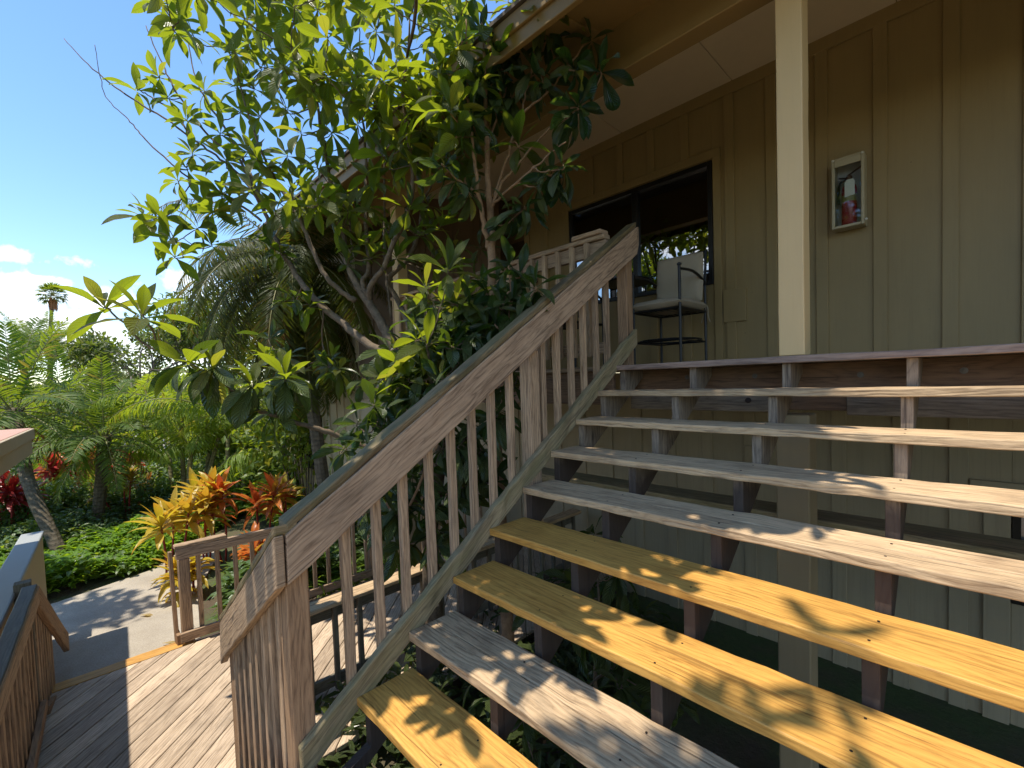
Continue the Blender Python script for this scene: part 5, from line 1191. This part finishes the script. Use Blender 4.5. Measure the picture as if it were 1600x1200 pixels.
for lb, px, t, py, cn_, mt, hh, L_ in (('golden cordyline with a red stem, nearest the path', 262, 6.3, 900, 3, 'ti', (.62, .95), .40), ('golden cordyline behind the corner of the deck guard railing', 322, 6.9, 860, 3, 'ti', (.80, 1.15), .42), ('orange and gold cordyline in the middle of the row behind the railing', 352, 6.9, 860, 2, 'ti_org', (.75, 1.1), .40),
                                   ('vivid red orange cordyline against the lime ferns', 412, 7.0, 850, 2, 'ti_org', (.85, 1.1), .42), ('small amber cordyline at the handrail joint', 446, 7.2, 840, 2, 'ti', (.75, .95), .34), ('short gold cordyline low behind the railing balusters', 300, 5.9, 930, 3, 'ti', (.25, .5), .34), ('low reddish cordyline behind the right balusters of the deck guard', 385, 6.2, 900, 2, 'ti_org', (.3, .6), .36)):
    p = at(px, py, t); cordyline(lb, (p[0], p[1], GND), cn_, mt, L_, 24, C1, hh)
C2 = 'red cordylines in the far bed'
for lb, px, t, py, hh, mt in (('bright red cordyline right of the canopy corner', 84, 10.5, 770, (.75, 1.1), 'ti_red'), ('red and orange cordyline left of the bushy date palm', 106, 10.8, 770, (.8, 1.15), 'ti_org'), ('crimson cordyline at the left edge under the canopy', 16, 8.2, 850, (.75, 1.1), 'ti_red'), ('dark red cordyline by the curved palm trunk', 42, 8.6, 840, (.6, .95), 'ti_red'), ('small maroon cordyline right of the bushy date palm', 190, 10.5, 780, (.8, 1.1), 'ti_red'), ('orange cordyline behind the bushy date palm', 128, 11.3, 760, (.9, 1.2), 'ti_org')):
    p = at(px, py, t); cordyline(lb, (p[0], p[1], GND), 3, mt, .42, 22, C2, hh)
for lb, px, t, py in (('yellow variegated croton left of the cane palm', 198, 9.3, 800), ('yellow variegated croton beside the leaning date palm', 172, 9.8, 790), ('amber croton behind the date palm crown', 150, 12, 750)):
    p = at(px, py, t); cordyline(lb, (p[0], p[1], GND), 4, 'croton', .26, 24, 'crotons in the far bed', (.6, 1.0), .3)
# ferns and philodendron as ground cover
def cover(name, region, n, size, mat, hgt, wr=.22, bend=(.6, 1.5), tilt=.7):
    m = MB(); P = np.array([region() for _ in range(n)]); hh = hgt*(.62+.38*np.sin(P[:, 0]*2.3+1)*np.cos(P[:, 1]*2.9)+.22*np.sin(P[:, 0]*6.1)*np.sin(P[:, 1]*5.3+.7))*RS.uniform(.15, 1.05, n)
    O = np.column_stack([P, GND+hh]); a = RS.uniform(0, 6.28, n); D = np.column_stack([np.cos(a), np.sin(a), RS.uniform(.1, 1.4, n)]); N = np.column_stack([-np.cos(a)*.5, -np.sin(a)*.5, np.ones(n)])+RS.normal(0, .3, (n, 3))
    leaf_batch(m, O, D, N, size*RS.uniform(.6, 1.3, n), size*wr*RS.uniform(.7, 1.3, n), RS.uniform(bend[0], bend[1], n), .25, nu=3, nv=2, peak=.8)
    return tag(m.build(name, M[mat], None), kind='stuff')
def reg(pts):
    pts = [np.array(p) for p in pts]
    def f():
        a, b = RS.rand(), RS.rand(); return (pts[0]*(1-a)+pts[1]*a)*(1-b)+(pts[3]*(1-a)+pts[2]*a)*b
    return f
cover('fern_cover', reg([(-6.30, -4.2), (-6.65, -2.2), (-8.6, -2.0), (-8.6, -4.4)]), 9000, .16, 'fern', .40, .3)
cover('fern_cover', reg([(-6.65, -2.25), (-9.0, -.3), (-9.9, -.9), (-8.2, -3.0)]), 5000, .16, 'fern', .36, .3)
cover('seedling_cover', reg([(-6.28, -4.2), (-6.6, -2.2), (-8.9, -2.0), (-8.9, -4.4)]), 900, .13, 'philo', .42, .35)
cover('weed_cover', reg([(-6.28, -4.2), (-6.5, -2.3), (-8.9, -2.0), (-8.9, -4.4)]), 1300, .15, 'hedge', .40, .45)
cover('low_leaf_cover', reg([(-8.6, -5.2), (-8.6, -1.5), (-11.5, -1.2), (-11.5, -6)]), 7000, .13, 'hedge', .55, .45)
cover('philodendron_cover', reg([(-6.0, -.1), (-8.6, .1), (-12.8, 2.6), (-9.6, -.6)]), 7000, .34, 'philo', .75, .26)
cover('leaf_cover_by_deck', reg([(-3.7, -1.9), (-3.7, .2), (-6.2, .1), (-5.0, -1.5)]), 3600, .24, 'hedge', .55, .3)
cover('leaf_cover_under_stairs', reg([(-1.6, -1.9), (-1.6, 1.2), (.2, 1.2), (.4, -2.2)]), 2600, .17, 'loquat_dark', .40, .3)
cover('liriope_grass', reg([(-3.62, -1.0), (-3.62, -.3), (-3.95, -.3), (-3.95, -1.0)]), 420, .5, 'philo', .22, .05, (.8, 1.6))
cover('far_green_cover', reg([(-11.5, -7), (-11.5, 4), (-19, 5), (-19, -9)]), 12000, .28, 'hedge', .6, .5)
# fallen leaves on the path
for lb, p in (('yellow fallen leaf on the path nearest the railing post', (-3.75, -2.42, GND+.125)), ('small yellow fallen leaf farther out on the sunny path', (-4.9, -2.5, GND+.03))):
    lf = MB(); leaf_batch(lf, [p], [(.5, .6, .02)], [(0, 0, 1)], .17, .055, .5, .4, nu=5, nv=2); tag(lf.build('fallen_leaf', M['croton'], None), lb, 'fallen leaf')
# lattice screen below the far wing, grey meter box above it
lt = thing('lattice_panel', 'grey diamond lattice screen at the end of the fern bed', 'lattice', foot(408, 13.2))
m = MB(); c = at(408, 735, 13.2); hr = unit((CR[0], CR[1], 0)); hv = np.array([0, 0, 1.0])
for k in range(-7, 8):
    for sg in (-1, 1):
        a = c+hr*(k*.105-.38*sg)-hv*.38; b = c+hr*(k*.105+.38*sg)+hv*.38
        pts = [a+(b-a)*f for f in np.linspace(0, 1, 31)]; pts = [p for p in pts if abs((p-c) @ hr) < .42]
        if len(pts) > 2: m.beam(pts[0]+CF*.006*sg, pts[-1]+CF*.006*sg, .032, .008, hr)
m.build('lattice', plain('grey_lattice', (.30, .29, .31), .6), lt)
m = MB(); 
for s_ in (-1, 1): m.beam(c+hr*.45*s_-hv*.45, c+hr*.45*s_+hv*.42, .05, .04, hr)
m.beam(c-hr*.45+hv*.40, c+hr*.45+hv*.40, .05, .04, hv); m.build('frame', plain('grey_lattice_frame', (.26, .26, .27), .6), lt)
# parked car, far left
def car(root, o, hd):
    X = unit(hd); Y = np.array([-X[1], X[0], 0]); Z = np.array([0, 0, 1.0]); o = np.array(o, float); W2 = .88
    prof = [(-2.2, .35), (-2.22, .62), (-2.1, .85), (-1.25, .98), (-.45, 1.48), (.95, 1.52), (1.75, 1.02), (2.2, .92), (2.25, .40), (2.1, .28), (-2.1, .28)]
    rings = []; m = MB()
    for yy, sc in ((-W2, .93), (-W2*.92, 1.0), (W2*.92, 1.0), (W2, .93)):
        rings.append([o+X*x+Y*(yy*(1-.16*max(0, z-.95)/.55))+Z*(.28+(z-.28)*(sc if z > .5 else 1)) for x, z in prof])
    n = len(prof); V = [p for r in rings for p in r]; F = [tuple(range(n-1, -1, -1)), tuple(range(3*n, 4*n))]
    for k in range(3):
        for i in range(n): j = (i+1) % n; F.append((k*n+i, k*n+j, (k+1)*n+j, (k+1)*n+i))
    m.add(V, F); m.build('body', plain('white_car_paint', (.70, .72, .74), .25, noise=.03), root, bevel=.04, segs=2)
    g = MB()
    for yy in (-1, 1):
        q = [(-1.05, 1.0), (-.42, 1.40), (.88, 1.43), (1.52, 1.02)]; g.prism([o+X*x+Y*yy*(W2*(1.004-.16*max(0, z-.95)/.55)-.004)+Z*z for x, z in q], Y*yy*.012)
    g.prism([o+X*-1.22+Y*-.68+Z*1.0, o+X*-1.22+Y*.68+Z*1.0, o+X*-.52+Y*.60+Z*1.43, o+X*-.52+Y*-.60+Z*1.43], -X*.02+Z*.02); g.prism([o+X*1.72+Y*-.68+Z*1.04, o+X*1.72+Y*.68+Z*1.04, o+X*1.04+Y*.60+Z*1.47, o+X*1.04+Y*-.60+Z*1.47], X*.02+Z*.02)
    g.build('window', plain('car_glass', (.02, .025, .03), .08), root)
    for x in (-1.35, 1.35):
        for yy in (-1, 1):
            w = MB(); w.lathe(o+X*x+Y*yy*(W2-.2)+Z*.32, [(.2, 0), (.32, .02), (.32, .19), (.2, .21)], 20, Y*yy); wh = w.build('wheel', M['black'], root)
            w = MB(); w.lathe(o+X*x+Y*yy*(W2+.005)+Z*.32, [(.19, 0), (.19, .012), (.05, .03), (0, .03)], 14, Y*yy); w.build('rim', plain('alloy', (.4, .4, .42), .3, .9), wh)
p = foot(2, 30); cr = thing('parked_car', 'white parked car glimpsed above the pinkish canopy at the left edge', 'car', p); car(cr, p, CR*[1, 1, 0]+CF*[.3, .3, 0])
p = foot(52, 34); cr = thing('parked_car', 'pale parked car mostly hidden behind the date palm trunk', 'car', p, None); car(cr, p, CR*[1, 1, 0]-CF*[.5, .5, 0])
# ================================================================== sun, sky, output
sd = bpy.data.lights.new('sun', 'SUN'); sd.energy = 3.3; sd.angle = R_(.53); sd.color = (1.0, .93, .80)
so = bpy.data.objects.new('sun', sd); COL.objects.link(so)
so.rotation_euler = Vector(-SUN).to_track_quat('-Z', 'Y').to_euler(); so.location = (0, 0, 40)
elev = math.asin(SUN[2]); azi = math.atan2(SUN[0], SUN[1])
wld = bpy.data.worlds.new('World'); S.world = wld; wld.use_nodes = True; wt = wld.node_tree; wt.nodes.clear()
def wn(typ, **kw):
    n = wt.nodes.new(typ)
    for k, v in kw.items(): setattr(n, k, v)
    return n
sky = wn('ShaderNodeTexSky', sky_type='NISHITA'); sky.sun_disc = False; sky.sun_elevation = elev; sky.sun_rotation = azi; sky.air_density = 1.0; sky.dust_density = .1; sky.ozone_density = 1.6
tc = wn('ShaderNodeTexCoord')
nrm = wn('ShaderNodeVectorMath', operation='NORMALIZE'); wt.links.new(tc.outputs['Generated'], nrm.inputs[0])
def wmath(op, a, b=None, c=None, clamp=False):
    n = wn('ShaderNodeMath', operation=op, use_clamp=clamp)
    for i, v in enumerate((a, b, c)):
        if v is None: continue
        if isinstance(v, bpy.types.NodeSocket): wt.links.new(v, n.inputs[i])
        else: n.inputs[i].default_value = v
    return n.outputs[0]
# cumulus banks: direction, half width, half height
CL = []
def cdir(px, py): return unit(CF+CR*(px-CX)/FPX-CU*(py-CY)/FPX)
for px, py, wx, wy in ((20, 480, .075, .060), (55, 402, .065, .014), (-20, 395, .05, .014), (55, 437, .045, .010), (-40, 520, .10, .05), (100, 505, .060, .040), (135, 470, .05, .02), (275, 448, .075, .032), (230, 470, .07, .028), (165, 520, .05, .022), (340, 470, .06, .03), (330, 520, .10, .05), (400, 500, .09, .05), (70, 545, .14, .025), (200, 555, .2, .03)):
    CL.append((cdir(px, py), wx, wy))
for k in range(26):      # the rest of the sky carries the same scattered cumulus
    a = RS.uniform(0, 6.28); 
    d = np.array([math.cos(a), math.sin(a), 0.0])
    if d @ unit([CF[0], CF[1], 0]) > .45: continue
    e = RS.uniform(.06, .45); CL.append((unit([d[0], d[1], e]), RS.uniform(.1, .25), RS.uniform(.04, .09)))
nz = wn('ShaderNodeTexNoise'); wt.links.new(nrm.outputs[0], nz.inputs['Vector']); nz.inputs['Scale'].default_value = 16; nz.inputs['Detail'].default_value = 9; nz.inputs['Roughness'].default_value = .62
nzf = nz.outputs['Fac']; tot = None
for d, wx, wy in CL:
    h = unit(np.cross((0, 0, 1), d)); v = np.cross(d, h)
    def dot(vec):
        n = wn('ShaderNodeVectorMath', operation='DOT_PRODUCT'); wt.links.new(nrm.outputs[0], n.inputs[0]); n.inputs[1].default_value = vec; return n.outputs['Value']
    a = wmath('DIVIDE', dot(h), wx); b = wmath('DIVIDE', dot(v), wy)
    q = wmath('SUBTRACT', 1.0, wmath('ADD', wmath('MULTIPLY', a, a), wmath('MULTIPLY', b, b)), None, False)
    q = wmath('MULTIPLY', wmath('MAXIMUM', q, -1.0), wmath('GREATER_THAN', dot(d), .3)) 
    q = wmath('ADD', q, wmath('MULTIPLY', wmath('LESS_THAN', dot(d), .3), -1.0))
    tot = q if tot is None else wmath('MAXIMUM', tot, q)
f = wmath('ADD', wmath('MULTIPLY', tot, .55), wmath('MULTIPLY', wmath('SUBTRACT', nzf, .5), 3.0))
rp = wn('ShaderNodeValToRGB'); wt.links.new(f, rp.inputs[0]); e = rp.color_ramp.elements; e[0].position = .05; e[0].color = (0, 0, 0, 1); e[1].position = .62; e[1].color = (1, 1, 1, 1)
mix = wn('ShaderNodeMix', data_type='RGBA'); wt.links.new(wmath('MULTIPLY', rp.outputs[0], .93), mix.inputs[0]); hsv = wn('ShaderNodeHueSaturation'); hsv.inputs['Saturation'].default_value = 1.13; wt.links.new(sky.outputs[0], hsv.inputs['Color']); wt.links.new(hsv.outputs[0], mix.inputs[6]); 
mix.inputs[7].default_value = (6.0, 6.1, 6.2, 1)
bg = wn('ShaderNodeBackground'); bg.inputs[1].default_value = .145; wt.links.new(mix.outputs[2], bg.inputs[0])
wo = wn('ShaderNodeOutputWorld'); wt.links.new(bg.outputs[0], wo.inputs[0])
S.view_settings.view_transform = 'Standard'; S.view_settings.look = 'None'; S.view_settings.gamma = 1.0; S.view_settings.use_curve_mapping = False
S.view_settings.exposure = 1.0
S.cycles.max_bounces = 8; S.cycles.diffuse_bounces = 4; S.cycles.glossy_bounces = 4; S.cycles.transparent_max_bounces = 12; S.cycles.transmission_bounces = 4
S.cycles.use_denoising = True
S.render.resolution_x = 1024; S.render.resolution_y = 768
